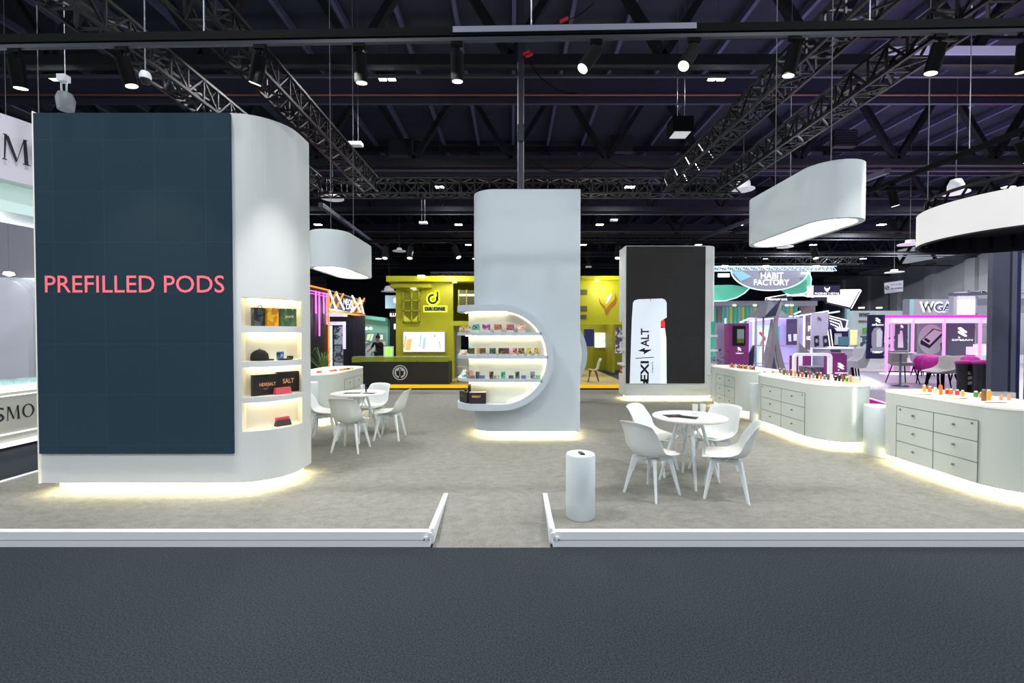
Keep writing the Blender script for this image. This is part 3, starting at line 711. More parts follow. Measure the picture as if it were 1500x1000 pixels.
MB().prism(circ(*c0, RR - .06, n=n), zb + .25, zb + .27).build('inner_ceiling', M('ring_inside'), rg)
for k in range(3):
    a = 2.2 + 2.1 * k; MB().cone((c0[0] + (RR - .12) * math.cos(a), c0[1] + (RR - .12) * math.sin(a), zt + .2), (c0[0] + (RR - .12) * math.cos(a), c0[1] + (RR - .12) * math.sin(a), 12.6), .008, .008, 6).build('suspension_wire', M('wire_grey'), rg)

# ================= counters =================
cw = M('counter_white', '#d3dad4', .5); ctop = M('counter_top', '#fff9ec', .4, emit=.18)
gap = M('drawer_gap', '#6d736c', .8)
def counter(label, cx, y0, y1, r, face, dy0, dy1, far_r=None, cols=2):
    """y0/y1 near and far ends; face=-1 -> drawers on the -x side"""
    b = (cx - r, cx + r, y0, y1); fr = far_r or r
    t = thing('display_counter', label, 'counter', (cx, (y0 + y1) / 2, P0), 'rounded display counters')
    rr = (r, r, fr, fr); n = 14
    MB().prism(rrect(*b, rr, n), ZB, 1.0, True).build('body', cw, t)
    MB().prism(rrect(cx - r - .004, cx + r + .004, y0 - .004, y1 + .004, [q + .004 for q in rr], n), 1.0, 1.02, True).build('worktop', ctop, t)
    plinth(t, b, rr, .08)
    fx = cx + face * r
    zA, zB_ = .30, .86; rows = 3
    m = MB(); e = .004 * face
    def line(y0_, y1_, z0_, z1_): m.box(min(fx, fx + e), max(fx, fx + e), y0_, y1_, z0_, z1_)
    g_ = .0035
    line(dy0, dy1, zB_, zB_ + g_ * 1.5); line(dy0, dy0 + g_, ZB + .01, zB_); line(dy1, dy1 + g_, ZB + .01, zB_)
    for k in range(1, cols): line(dy0 + (dy1 - dy0) * k / cols, dy0 + (dy1 - dy0) * k / cols + g_, ZB + .01, zB_)
    hh = (zB_ - ZB) / rows
    for k in range(1, rows): line(dy0, dy1, ZB + hh * k, ZB + hh * k + g_)
    m.build('drawer_outline', gap, t)
    w_ = (dy1 - dy0) / cols
    for i in range(cols):
        for j in range(rows):
            ya, yb = dy0 + w_ * i + .006, dy0 + w_ * (i + 1) - .003; za, zb_ = ZB + hh * j + .006, ZB + hh * (j + 1) - .003
            dr = MB().box(min(fx, fx + face * .003), max(fx, fx + face * .003), ya, yb, za, zb_).build('drawer', cw, t)
            yc, zc = (ya + yb) / 2, za + (zb_ - za) * .62
            MB().cone((fx, yc, zc), (fx + face * .016, yc, zc), .006, .006, 8).cone((fx + face * .014, yc, zc), (fx + face * .026, yc, zc), .013, .011, 12).build('knob', chrome, dr)
    for yy in (dy0 + .06, dy1 - .05):
        MB().cone((fx, yy, zB_ - .035), (fx + face * .006, yy, zB_ - .035), .012, .012, 12).build('lock', chrome, t)
    return t
counter('white rounded counter with drawers at the frame edge, nearest of the counters', 5.03, 4.03, 5.62, .42, -1, 4.37, 5.30, .25)
counter('middle white rounded counter with drawers, crowded with small bright packs', 4.67, 6.03, 7.95, .42, -1, 6.42, 7.55)
counter('white drawer counter beside the far screen tower', 4.82, 8.28, 10.1, .42, -1, 8.75, 9.55)
counter('white rounded counter with a few orange packs behind the far chairs and table', -3.58, 7.63, 9.75, .42, 1, 8.35, 9.35)

def bin_(name, label, x, y, r, h, cat='bin'):
    t = thing(name, label, cat, (x, y, P0))
    MB().lathe([(r - .008, 0), (r, .008), (r, h - .012), (r - .006, h)], (x, y, P0), 40).build('body', M('bin_white', '#dbe5ea', .4), t)
    return t
c = W(850.5, 664, z=P0 + .555)
t = bin_('round_pedestal', 'small white cylinder pedestal with a black device on top, beside the ramp', c.x, 3.87, .127, .555, 'pedestal')
q = (c.x, 3.87)
o = MB().prism([(q[0] - .018, q[1] + .03), (q[0] - .004, q[1] - .055), (q[0] + .03, q[1] - .055), (q[0] + .012, q[1] + .03)], P0 + .555, P0 + .567).build('card_reader', black, loc=(*q, P0 + .555))
tag(o, 'tiny black card reader on top of the small white pedestal', 'device')
bin_('round_pedestal', 'plain white cylinder pedestal between the two nearest counters', 4.86, 5.84, .175, .655, 'pedestal')
bin_('round_pedestal', 'mostly hidden white cylinder pedestal between the middle counter and the farther drawer counter', 4.50, 8.12, .13, .70, 'pedestal')
bin_('round_pedestal', 'white cylinder pedestal peeking past the big screen tower behind a chair', -3.40, 7.35, .17, .80, 'pedestal')

# ================= chairs =================
SC = .93
chw = M('chair_white', '#dfe4e4', .4); cush = M('cushion_white', '#ebebe2', .5); legm = M('leg_white', '#e0e8ec', .45)
ST_ = [(.238, .437, .185, 0, 0), (.212, .452, .212, 0, 0), (.11, .448, .232, 0, .012), (-.02, .434, .236, 0, .04), (-.13, .428, .236, .02, .085), (-.195, .46, .236, .055, .11),
       (-.232, .54, .232, .085, .08), (-.258, .64, .22, .075, .03), (-.282, .73, .212, .055, .005), (-.30, .79, .203, .035, -.002), (-.325, .822, .19, .015, -.02)]
def make_chair():
    root = bpy.data.objects.new('tulip_chair', None); COL.objects.link(root)
    tag(root, 'x', 'chair', 'white tulip chairs')
    N = 8
    def surf(st, lift=0, shrink=1.):
        vs = []
        for (x, z, w, ex, ez) in st:
            for k in range(N + 1):
                t = -1 + 2 * k / N; e = abs(t) ** 2.6
                vs.append(((x + ex * e) * SC, w * t * shrink * SC, (z + ez * e + lift) * SC))
        fs = [(i * (N + 1) + k, i * (N + 1) + k + 1, (i + 1) * (N + 1) + k + 1, (i + 1) * (N + 1) + k) for i in range(len(st) - 1) for k in range(N)]
        return MB().add(vs, fs, True)
    o = surf(ST_).build('seat_shell', chw, root)
    s = o.modifiers.new('t', 'SOLIDIFY'); s.thickness = .014; s.offset = -1
    s = o.modifiers.new('s', 'SUBSURF'); s.levels = 1; s.render_levels = 2
    o = surf([(.21, .456, .18, 0, 0), (.10, .452, .2, 0, .006), (-.02, .440, .2, 0, .022), (-.12, .436, .19, .01, .045), (-.165, .455, .17, .02, .05)], .012, .97).build('seat_cushion', cush, root)
    s = o.modifiers.new('t', 'SOLIDIFY'); s.thickness = .022; s.offset = -1
    s = o.modifiers.new('s', 'SUBSURF'); s.levels = 1; s.render_levels = 2
    z = .40 * SC
    m = MB()
    for a in (1, -1): m.bar((-.13 * SC, -.13 * SC * a, z - .01), (.13 * SC, .13 * SC * a, z - .01), .035, .045)
    m.box(-.11, .11, -.02, .02, z, z + .018); m.box(-.02, .02, -.11, .11, z, z + .018)
    m.lathe([(.07, 0), (.07, .03)], (0, 0, z), 16)
    m.build('base_frame', legm, root)
    for i in (1, -1):
        for j in (1, -1):
            a = Vector((.125 * i, .125 * j, .41)) * SC; b = Vector((.205 * i, .205 * j, 0)) * SC
            dv = Vector((i, j, 0)).normalized(); pv = Vector((-dv.y, dv.x, 0)); m = MB()
            vs = []
            for p, w, h in ((a, .048, .03), (a.lerp(b, .3), .044, .028), (b, .024, .02)):
                for q1, q2 in ((-1, -1), (1, -1), (1, 1), (-1, 1)): vs.append(p + dv * w / 2 * q1 + pv * h / 2 * q2)
            fs = [(3, 2, 1, 0), (8, 9, 10, 11)] + [(r * 4 + k, r * 4 + (k + 1) % 4, r * 4 + 4 + (k + 1) % 4, r * 4 + 4 + k) for r in range(2) for k in range(4)]
            m.add(vs, fs); m.build('leg', legm, root, bevel=.004)
    return root
proto = make_chair(); first = [True]
def chair(x, y, ang, label, z=P0):
    o = proto if first[0] else copy_tree(proto); first[0] = False
    o.location = (x, y, z); o.rotation_euler = (0, 0, math.radians(ang)); o['label'] = label
    return o
chair(1.40, 4.42, 36, 'white tulip chair at the near table, back turned, beside the small pedestal')
chair(2.12, 4.38, 156, 'white tulip chair at the near table seen from its side, seat toward the small pedestal')
chair(2.36, 5.18, 212, 'white tulip chair at the near table in front of the middle counter')
chair(1.68, 5.18, -42, 'white tulip chair at the near table, behind the chair with its back turned')
chair(-2.22, 6.10, 84, 'white tulip chair at the far table, its back to the camera')
chair(-2.86, 6.74, 12, 'white tulip chair at the far table, partly hidden by the big screen tower')
chair(-1.87, 6.78, 178, 'white tulip chair at the far table seen from the side, next to the open carpet')
chair(-2.33, 7.38, 256, 'white tulip chair on the far side of the far table, facing the camera')
# ================= tables =================
def table(x, y, r, h, rot, label):
    t = thing('round_table', label, 'table', (x, y, P0), 'round white tables')
    MB().lathe([(r - .03, -.022), (r - .005, -.016), (r, -.008), (r - .002, 0)], (x, y, P0 + h), 48).build('tabletop', M('table_white', '#eeeeea', .35), t)
    MB().box(x - .11, x + .11, y - .11, y + .11, P0 + h - .04, P0 + h - .022).build('mounting_plate', legm, t)
    F = []
    for k in range(4):
        a = math.radians(rot + 90 * k); c_, s_ = math.cos(a), math.sin(a)
        A_ = Vector((x + .11 * c_, y + .11 * s_, P0 + h - .03)); B_ = Vector((x + .31 * c_, y + .31 * s_, P0))
        MB().cone(A_, A_.lerp(B_, .5), .016, .019, 10).cone(A_.lerp(B_, .5), B_, .019, .012, 10).build('leg', legm, t); F.append((A_, B_))
    m = MB()
    for k in range(4):
        A_, B_ = F[k]; C_, D_ = F[(k + 1) % 4]
        m.cone(A_, C_.lerp(D_, .45), .004, .004, 6).cone(C_, A_.lerp(B_, .45), .004, .004, 6)
    m.build('wire_brace', M('brace_white', '#d9dee0', .3, .2), t)
    return t
table(1.92, 4.79, .385, .71, -9, 'round white table near the small pedestal, glasses and dark leaflets on it')
table(-2.33, 6.72, .40, .71, 20, 'round white table near the big screen tower with a dark leaflet and glasses')
def leaflet(x, y, z, a, w, h, label, dots=True, k=0):
    a = math.radians(a); ax = (math.cos(a), math.sin(a)); ay = (-math.sin(a), math.cos(a))
    t = thing('leaflet', label, 'leaflet', (x, y, z))
    MB().obox((x, y), ax, ay, w / 2, h / 2, z, z + .004).build('sheet', M('leaflet_dark', '#1c1a1e', .5), t)
    if dots: MB().obox((x + .01, y + .01), ax, ay, w * .12, h * .12, z + .004, z + .005).build('red_print', M('red_print', '#c8402c', .5), t)
zt_ = P0 + .71
leaflet(1.76, 4.80, zt_, 8, .2, .15, 'black leaflet with a red mark on the near round table')
leaflet(1.87, 4.71, zt_ + .005, -35, .2, .11, 'plain black leaflet on the near round table, under the glasses side', False)
leaflet(-2.40, 6.66, zt_, 5, .24, .12, 'dark leaflet on the far round table')
leaflet(-2.14, 6.64, zt_, -20, .2, .12, 'purple dark leaflet at the edge of the far round table', False)
def glass(x, y, z, label, r=.032, h=.11):
    t = thing('drinking_glass', label, 'glass', (x, y, z))
    MB().lathe([(r * .85, 0), (r, h), (r - .003, h), (r * .82, .006)], (x, y, z), 20).build('tumbler', gl, t)
glass(2.04, 4.93, zt_, 'clear glass on the near table, nearer the leaflets'); glass(2.14, 4.96, zt_, 'clear glass on the near table, farther from the leaflets')
glass(-2.31, 6.86, zt_, 'clear glass on the far table beside the small dark bottle')
t = thing('small_bottle', 'tiny dark bottle upright on the far round table', 'bottle', (-2.24, 6.80, zt_))
MB().lathe([(.012, 0), (.012, .05), (.006, .06), (.006, .08)], (-2.24, 6.80, zt_), 12).build('bottle', black, t)

# ================= goods on the counters =================
cz = 1.02
colors = {'orange': '#ee7420', 'white': '#f4f2ea', 'black': '#24211f', 'red': '#d8392c', 'yellow': '#f2cc1c', 'green': '#3c9c4c', 'brown': '#7a5a3c', 'pale green': '#b8d2ae', 'amber': '#f0a23c', 'grey': '#8b8d8c', 'lime': '#c8dc28', 'pink': '#f08a8a', 'navy': '#2c3458', 'teal': '#3aa0a0'}
def pack(x, y, z, w, h, c, label, group, tip=None):
    t = thing('vape_pack', label, 'pack', (x, y, z), group)
    MB().box(x - w / 2, x + w / 2, y - .012, y + .012, z, z + h).build('case', M('pk_' + c.replace(' ', '_'), colors[c], .4), t)
    MB().box(x - w * .3, x + w * .3, y - .009, y + .009, z + h, z + h + .014).build('mouthpiece', M('pk_' + (tip or 'white').replace(' ', '_'), colors[tip or 'white'], .4), t)
    return t
def on_top(u, v): # point on counter top
    p = W(u, v, z=cz); return p
g = 'small packs standing on the middle counter'
seq = 'brown grey black brown pale_green orange brown orange amber orange navy orange red orange black navy red black grey green black orange orange amber grey pale_green brown black white brown black grey black green brown yellow green yellow pink white'.replace('pale_green', 'pale green').replace('pink', 'pink').split(' ')
seq = [s for s in seq if s not in ('pale',)]
seq = [('pale green' if i and s == 'green' and i in (5,) else s) for i, s in enumerate(seq)]
def lrp(a, b, t): return a + (b - a) * t
N = len(seq); k = 0
for i, c in enumerate(seq):
    t_ = i / (N - 1); u = lrp(1142, 1248, t_); v = 551.5 + 10.2 * t_ ** .9
    y = 7.75 - 1.35 * t_ ** .8; x = X(u, y)
    y += (.02 if i % 2 else -.02)
    tall = c in ('yellow', 'white', 'pink', 'brown', 'amber')
    pack(x, y, cz, .020 + .008 * (i % 3 == 0), .062 + (.03 if tall else .012 * (i % 3)), c, c + ' little pack, ' + ORD[i] + ' along the middle counter from its far end', g, ['white', 'black', None][i % 3])
t = thing('acrylic_box', 'clear box on a yellow tray at the near end of the middle counter', 'box', (X(1253, 6.4), 6.4, cz))
xx = X(1253, 6.4); MB().box(xx - .05, xx + .05, 6.37, 6.44, cz + .008, cz + .09).build('clear_box', acry, t); MB().box(xx - .17, xx + .06, 6.33, 6.45, cz, cz + .008).build('tray', M('pk_yellow'), t)
for i in range(3):
    u = 1168 + i * 14; y = 7.15 - i * .2; x = X(u, y) - .03
    tag(MB().box(x - .10, x + .07, y - .06, y - .03, cz, cz + .01).build('orange_tray', M('pk_orange'), loc=(x, y, cz)), 'flat orange tray on the middle counter, ' + ORD[i] + ' from its far end', 'tray', 'orange trays on the middle counter')
for i, c in enumerate(('teal', 'green', 'lime', 'navy', 'yellow')):
    u = 1121 + i * 6.2; y = 7.45 - i * .03; x = X(u, y); t = thing('slanted_card', c + ' topped white card leaning on the far end of the middle counter', 'card', (x, y, cz), 'leaning cards on the middle counter')
    MB().add([(x, y, cz), (x + .04, y, cz), (x + .01, y + .1, cz + .06), (x - .03, y + .1, cz + .06), (x, y + .006, cz), (x + .04, y + .006, cz), (x + .01, y + .106, cz + .06), (x - .03, y + .106, cz + .06)], [(0, 1, 2, 3), (7, 6, 5, 4), (0, 4, 5, 1), (1, 5, 6, 2), (2, 6, 7, 3), (3, 7, 4, 0)]).build('card', M('pk_white'), t)
    MB().box(x - .03, x + .01, y + .095, y + .112, cz + .05, cz + .07).build('coloured_edge', M('pk_' + c), t)
g = 'small packs standing on the nearest counter'
sq = [(1354, 574, .022, .075, 'amber', 'white'), (1362, 574, .03, .06, 'orange', 'white'), (1370, 575.5, .03, .055, 'pale green', 'white'), (1378, 578, .022, .1, 'orange', 'orange'), (1387, 577, .025, .05, 'red', 'white'), (1393, 577.5, .032, .052, 'orange', 'white'), (1402, 578.5, .034, .052, 'red', 'white'),
      (1410, 580, .02, .055, 'amber', 'white'), (1429.5, 581.5, .034, .055, 'green', 'white'), (1437, 582.5, .02, .05, 'orange', 'white'), (1441, 587, .03, .11, 'brown', 'grey'), (1448, 586, .036, .1, 'amber', 'white')]
for i, (u, v, w, h, c, tp) in enumerate(sq):
    p = W(u, v, z=cz); pack(p.x, p.y, cz, w, h, c, c + ' and ' + tp + ' little pack, ' + ORD[i] + ' along the nearest counter from its far end', g, tp)
for i, (u, v) in enumerate(((1352, 577.5), (1402, 584), (1460, 589.5))):
    p = W(u, v, z=cz); t = thing('flat_card', ('orange', 'orange and brown', 'green and tan')[i] + ' flat cards lying on the nearest counter, ' + ORD[i] + ' group from its far end', 'card', (p.x, p.y, cz))
    MB().box(p.x - .13, p.x + .07, p.y - .02, p.y + .02, cz, cz + .004).build('sheet', M('pk_' + ('orange', 'amber', 'brown')[i]), t)
    MB().box(p.x + .03, p.x + .1, p.y - .03, p.y + .01, cz + .004, cz + .007).build('top_sheet', M('pk_' + ('red', 'brown', 'grey')[i]), t)
p = W(1468, 586, z=cz); t = thing('acrylic_case', 'clear case holding small packs near the end of the nearest counter', 'case', (p.x, p.y, cz))
MB().box(p.x - .09, p.x + .1, p.y - .04, p.y + .05, cz, cz + .085).build('clear_case', gl, t); MB().box(p.x - .02, p.x + .0, p.y - .01, p.y + .01, cz + .002, cz + .06).box(p.x + .06, p.x + .08, p.y - .01, p.y + .01, cz + .002, cz + .06).build('packs_inside', M('pk_orange'), t)
g = 'small packs on the counter beside the far screen tower'
for i in range(14):
    u = 1070 + i * 2.7; y = 9.3 - i * .05; c = ['amber', 'brown', 'orange', 'white', 'grey', 'red', 'brown'][i % 7]
    pack(X(u, y), y, cz, .024, .05 + .02 * (i % 2), c, c + ' tiny pack, ' + ORD[i] + ' in the row on the counter by the far screen tower', g, 'white')
g = 'small packs on the counter behind the far table'
for i, (u, c) in enumerate(((467, 'red'), (473, 'white'), (486, 'orange'), (490, 'red'), (500, 'orange'), (505, 'orange'), (509, 'navy'), (514, 'yellow'))):
    y = 8.0 + .12 * i; x = X(u, y); t = thing('vape_pack', c + ' flat pack, ' + ORD[i] + ' along the counter behind the far table', 'pack', (x, y, cz), g)
    MB().box(x - .035, x + .035, y - .03, y + .03, cz, cz + .03).build('case', M('pk_' + c), t); MB().box(x - .01, x + .01, y - .01, y + .01, cz + .03, cz + .045).build('mouthpiece', M('pk_white'), t)
# ================= neighbouring stands =================
def pbx(m, u0, u1, v0, v1, Y, th=.1, z0=None):
    """box standing at depth Y covering the given window (v0 top, v1 bottom; z0 overrides the bottom)"""
    return m.box(X(u0, Y), X(u1, Y), Y, Y + th, Z(v1, Y) if z0 is None else z0, Z(v0, Y))
def pp(u, v, Y): return (X(u, Y), Z(v, Y))
def ppoly(name, pts, Y, mat, par, off=.01, th=.02):
    """flat shape cut out of sheet, facing the aisle"""
    q = [pp(u, v, Y) for u, v in pts]
    a = sum(q[i][0] * q[(i + 1) % len(q)][1] - q[(i + 1) % len(q)][0] * q[i][1] for i in range(len(q)))
    if a < 0: q = q[::-1]
    return MB().vprism(q, Y - off - th, Y - off).build(name, mat, par)
def ptext(name, s, u0, u1, v0, v1, Y, mat, par, bold=0, off=.03):
    a = pp(u0, v1, Y); b = pp(u1, v0, Y)
    return text(name, s, (a[0], Y - off, a[1]), b[0] - a[0], b[1] - a[1], mat, par, bold=bold, thick=0)
txw = M('sign_white', '#ffffff', emit=1.0); txd = M('sign_dark', '#101018', .6)
def logo_mark(u, v, s, Y, mat, par, off=.03):
    for dy in (0, s * .42): ppoly('logo_mark', [(u - s * .5, v - s * .5 + dy), (u - s * .2, v - s * .55 + dy), (u + s * .5, v - s * .05 + dy), (u + s * .5, v + s * .12 + dy), (u + s * .25, v + s * .1 + dy), (u - s * .5, v - s * .32 + dy)], Y, mat, par, off, .004)
    ppoly('logo_dot', circ(u - s * .35, v + s * .62, s * .1, n=8), Y, mat, par, off, .004)

# ---- yellow-green stand ----
yel = M('lime_wall', '#a8a400', .55, emit=.04); yel2 = M('lime_wall_dark', '#7f7d04', .6)
YY = 16.0; YFl = 13.3
o = MB().box(X(560, YFl), X(935, YFl), YFl, 22, 0, .10).build('floor.002', M('lime_stand_floor', '#a8925a', .5)); tag(o, 'tan floor of the yellow green stand', 'floor', kind='structure')
MB().box(X(560, YFl), X(935, YFl), YFl - .02, YFl, 0, .10).build('dark_skirting', M('skirt_dark', '#2a2a30', .6), o)
MB().box(X(560, YFl), X(935, YFl), YFl - .04, YFl - .02, .10, .2).build('yellow_edge_light', M('yellow_edge', '#e8b400', emit=.8), o)
t = thing('exhibition_stand', 'two storey yellow green stand wall with dark lettering DA ONE and lit picture', 'stand', (X(660, YY), YY, .1))
m = MB(); pbx(m, 580, 664, 411, 600, YY, .3, .1); pbx(m, 664, 700, 411, 477, YY, .3); pbx(m, 664, 848, 411, 470, YY, .3)
m.build('wall_panel', yel, t)
m = MB(); pbx(m, 566, 847, 404, 412, YY - .5, .8); pbx(m, 572, 631, 416, 421, YY - .4, .4); m.build('cornice', yel, t)
m = MB(); pbx(m, 591, 614, 425, 471, YY - .02, .02); m.build('window_recess', yel2, t)
m = MB()
for u0, u1, v0, v1 in ((590, 592, 424, 472), (602, 604, 424, 472), (613, 615, 424, 472), (590, 615, 424, 426), (590, 615, 439, 441), (590, 615, 454, 456), (590, 615, 470, 472)): pbx(m, u0, u1, v0, v1, YY - .06, .04)
m.build('window_bars', yel, t)
ppoly('window_plant', [(592, 470), (592, 461), (598, 466), (602, 470), (606, 468), (613, 461), (611, 470)], YY, M('plant_lime', '#c0c024', emit=.2), t, .03)
m = MB(); pbx(m, 672, 700, 425, 447, YY - .02, .02); m.build('upper_opening', M('dim_room', '#4a4a30', emit=.1), t)
m = MB(); pbx(m, 672, 700, 431, 433, YY - .05, .03); m.build('lit_shelf', leds, t)
m = MB()
for u0, u1, v0, v1 in ((671, 673, 424, 448), (682.5, 684.5, 424, 448), (671, 700, 447, 449)): pbx(m, u0, u1, v0, v1, YY - .06, .04)
m.build('opening_frame', yel, t)
hal = M('lime_halo', '#e8ff20', emit=1.2)
C = pp(634.5, 438, YY)
def vring(m, C, ro, ri, y0, y1, a0=0, a1=2 * PI, n=24):
    vs = []; fs = []
    for i in range(n + 1):
        a = a0 + (a1 - a0) * i / n
        for r, y in ((ro, y0), (ri, y0), (ri, y1), (ro, y1)): vs.append((C[0] + r * math.cos(a), y, C[1] + r * math.sin(a)))
    for i in range(n):
        for k in range(4): k2 = (k + 1) % 4; fs.append((i * 4 + k, i * 4 + k2, i * 4 + 4 + k2, i * 4 + 4 + k))
    return m.add(vs, fs)
m = vring(MB(), C, .24, .07, YY - .03, YY - .01); pbx(m, 637.5, 643.5, 426, 443, YY - .03, .02); m.build('logo_halo', hal, t)
m = vring(MB(), C, .185, .11, YY - .06, YY - .03, 1.3, 6.9); pbx(m, 639.3, 642.3, 427, 441, YY - .06, .03); m.build('logo_ring', txd, t)
m = MB(); pbx(m, 620.5, 655, 447.5, 457, YY - .03, .02); m.build('name_halo', hal, t)
m = MB(); pbx(m, 622, 653, 449, 455.5, YY - .045, .01); m.build('name_plate', M('plate_grey', '#8a938a', .5, emit=.15), t)
ptext('lettering', 'DA ONE', 622.5, 652.5, 449.3, 455.2, YY, txd, t, .03, .06)
scb = MB(); pbx(scb, 590, 652.5, 485, 516, YY - .08, .08); scb = scb.build('picture_frame', M('frame_grey', '#a9a98a', .5), t)
m = MB(); pbx(m, 591, 651, 486.5, 515, YY - .09, .01); m.build('lit_picture', M('lit_white', '#ffffff', emit=.95, ecol='#f2f6fb'), scb)
for c, q in (('#f0a868', [(594, 492), (597, 491), (594, 510), (591.5, 509)]), ('#f4b070', [(597, 497), (605, 495), (602, 513), (594, 513)]), ('#9cc4ea', [(616, 490), (618.5, 490), (617, 508), (614.5, 508)]), ('#a6c6ea', [(621, 494), (625, 494), (623.5, 511), (618.5, 511)]), ('#3a4048', [(643, 499), (644, 499), (646.5, 510), (645.5, 510)]), ('#3a4048', circ(637.5, 492, 1.2, n=8))):
    ppoly('printed_shape', q, YY, M('pr' + c[1:], c, emit=.75), scb, .095, .003)
lampm = M('down_light', '#fffcd8', emit=6)
for q_ in ((612, 622, 403, 406, YY - .6, .1), (602, 608, 420.5, 422.5, YY - .3, .2), (663, 668, 412, 413.5, YY - .3, .2)): lw = MB(); pbx(lw, *q_); lw.build('downlight', lampm, t)
m = MB(); pbx(m, 665, 675, 477, 562, YY + .5, .05, .1); m.build('grey_door', M('door_grey', '#8d9296', .4), t)
# right part of the stand
t = thing('exhibition_stand', 'yellow green stand section with flame emblem, seen between central pillar and far screen tower', 'stand', (X(890, YY), YY, .1))
m = MB(); pbx(m, 850, 935, 404, 475, YY - .3, .4); pbx(m, 853, 935, 404, 408, YY - .8, .5); m.build('upper_wall', yel, t)
m = MB(); m.box(X(850, 20), X(945, 20), 20, 20.2, .1, Z(455, 20)); m.box(X(897, 18.5), X(901, 18.5), 18.5, 20, .1, Z(455, 20)); m.build('inner_wall', yel2, t)
for q_ in ((850, 860, 424, 432), (850, 860, 448, 456), (850, 859, 461, 467)): m = MB(); pbx(m, *q_, YY - .32, .02); m.build('shelf_recess', M('dim_room'), t)
ppoly('emblem_wing', [(877, 436), (880, 443), (886, 448), (887, 454), (884, 450), (879, 445)], YY - .3, M('bronze', '#9a5a1c', .4), t)
ppoly('emblem_flame', [(888, 462), (886, 455), (892, 446), (900, 438), (900.5, 429), (903, 438), (901, 446), (893, 453)], YY - .3, M('bronze'), t)
ppoly('emblem_tip', [(887, 445), (889, 436), (894, 429), (896, 431), (893, 438), (888, 445)], YY - .3, M('silver_blue', '#c0c8d8', .4), t)
m = MB(); pbx(m, 873, 877, 409, 411, YY - .5, .2); m.build('downlight', lampm, t)
m = MB(); pbx(m, 871.5, 895, 487, 509, 19.9, .08); m.build('lit_screen', print_mat('pastel_screen', ['#e8f4f0', '#bfe0ea', '#f4d8d0', '#ffffff'], 3), t); bpy.data.materials['pastel_screen'].node_tree.nodes['Principled BSDF'].inputs['Emission Strength'].default_value = .75
nt = bpy.data.materials['pastel_screen'].node_tree; nt.links.new(nt.nodes['Color Ramp'].outputs['Color'], nt.nodes['Principled BSDF'].inputs['Emission Color'])
m = MB(); pbx(m, 856, 870, 482, 507, 18, .1); m.build('blue_panel', M('panel_navy', '#1c2a6a', .5, emit=.1), t)
m = MB(); pbx(m, 902, 912, 480, 517, 17, .06); m.build('poster', print_mat('poster_v', ['#3a2f5a', '#e8e0e8', '#5a4a7a'], 4), t)
# reception desk
DYk = 14.3
t = thing('reception_desk', 'long black reception desk with round white emblem in front of the yellow green stand', 'desk', (X(600, DYk), DYk, .1))
m = MB(); pbx(m, 528, 657, 530, 562, DYk, .8, .1); m.build('front', M('desk_black', '#22211f', .5), t)
m = MB(); pbx(m, 515, 610, 523, 530.5, DYk + .1, .03); pbx(m, 612, 657, 523, 530.5, DYk + .1, .03); m.build('glass_front', M('lime_glass', '#b8c030', .1, alpha=.6), t)
m = MB(); m.box(X(515, DYk), X(657, DYk), DYk + .1, DYk + .7, Z(523, DYk), Z(522.4, DYk)); m.build('glass_top', M('glass_edge', '#cfe0b0', .1, alpha=.7), t)
for r, c, k in ((11, '#d8dcdc', 0), (9.6, '#22211f', 1), (8, '#d8dcdc', 2)): ppoly('emblem_disc', circ(586, 545.5, r, n=28), DYk, M('em' + c[1:], c, .5), t, .01 + .01 * k, .008)
ppoly('emblem_leaf', [(586, 538), (588.5, 543), (592, 543), (591, 549), (587, 551), (588, 553.5), (584, 553.5), (585, 551), (581, 549), (580, 543), (583.5, 543)], DYk, txd, t, .04, .006)
ppoly('emblem_vein', [(585.6, 541), (586.4, 541), (586.4, 550), (585.6, 550)], DYk, M('emd8dcdc'), t, .05, .004)
t = thing('computer_monitor', 'lime lit monitor at the end of the black reception desk', 'monitor', (X(564, 15.5), 15.5, .9))
m = MB(); pbx(m, 561.5, 576, 507, 531, 15.5, .05); m.build('casing', M('casing_white', '#d8e4dc', .5), t)
m = MB(); pbx(m, 563, 574, 509, 523, 15.48, .02); m.build('screen', M('lime_screen', '#a8e86a', emit=.8), t)
# wooden legged chair in the yellow stand
YC = 15.2
t = thing('side_chair', 'white shell chair with wooden legs on the yellow green stand', 'chair', (X(869, YC), YC, .1))
q = lambda u, v, dy=0: (X(u, YC), YC + dy, Z(v, YC))
m = MB(); s1 = [(863, 540), (872, 541.5), (875, 539), (877, 530), (880, 524.5)]
m.add([q(u, v, -.2) for u, v in s1] + [q(u, v, .2) for u, v in s1], [(i, i + 1, i + 6, i + 5) for i in range(4)], True)
o = m.build('seat_shell', M('shell_pale', '#c4c8b8', .5), t); s = o.modifiers.new('t', 'SOLIDIFY'); s.thickness = .02
for a_, b_, dy in (((865, 541), (860, 559), -.15), ((872, 541), (876, 557), -.15), ((865, 541), (864, 555), .15), ((872, 541), (878, 553), .15)):
    A_ = q(*a_, dy); B_ = list(q(*b_, dy * 1.2)); B_[2] = .1; MB().cone(A_, B_, .022, .015, 8).build('leg', M('chair_wood', '#8a5230', .5), t)
t = thing('armchair', 'pale grey armchair half hidden behind the curved end of the pillar shelves', 'armchair', (X(674, 15), 15, .1))
m = MB().prism(rrect(X(669, 15), X(684, 15), 14.8, 15.5, .12), .35, .62, True); m.prism(rrect(X(669, 15), X(684, 15), 15.3, 15.5, .08), .62, 1.05, True); m.build('cushioned_body', M('fabric_grey', '#a8aaa0', .9), t)
for u in (671, 682): MB().cone((X(u, 15), 14.95, .1), (X(u, 15), 14.95, .36), .02, .02, 8).build('leg', M('chair_wood'), t)

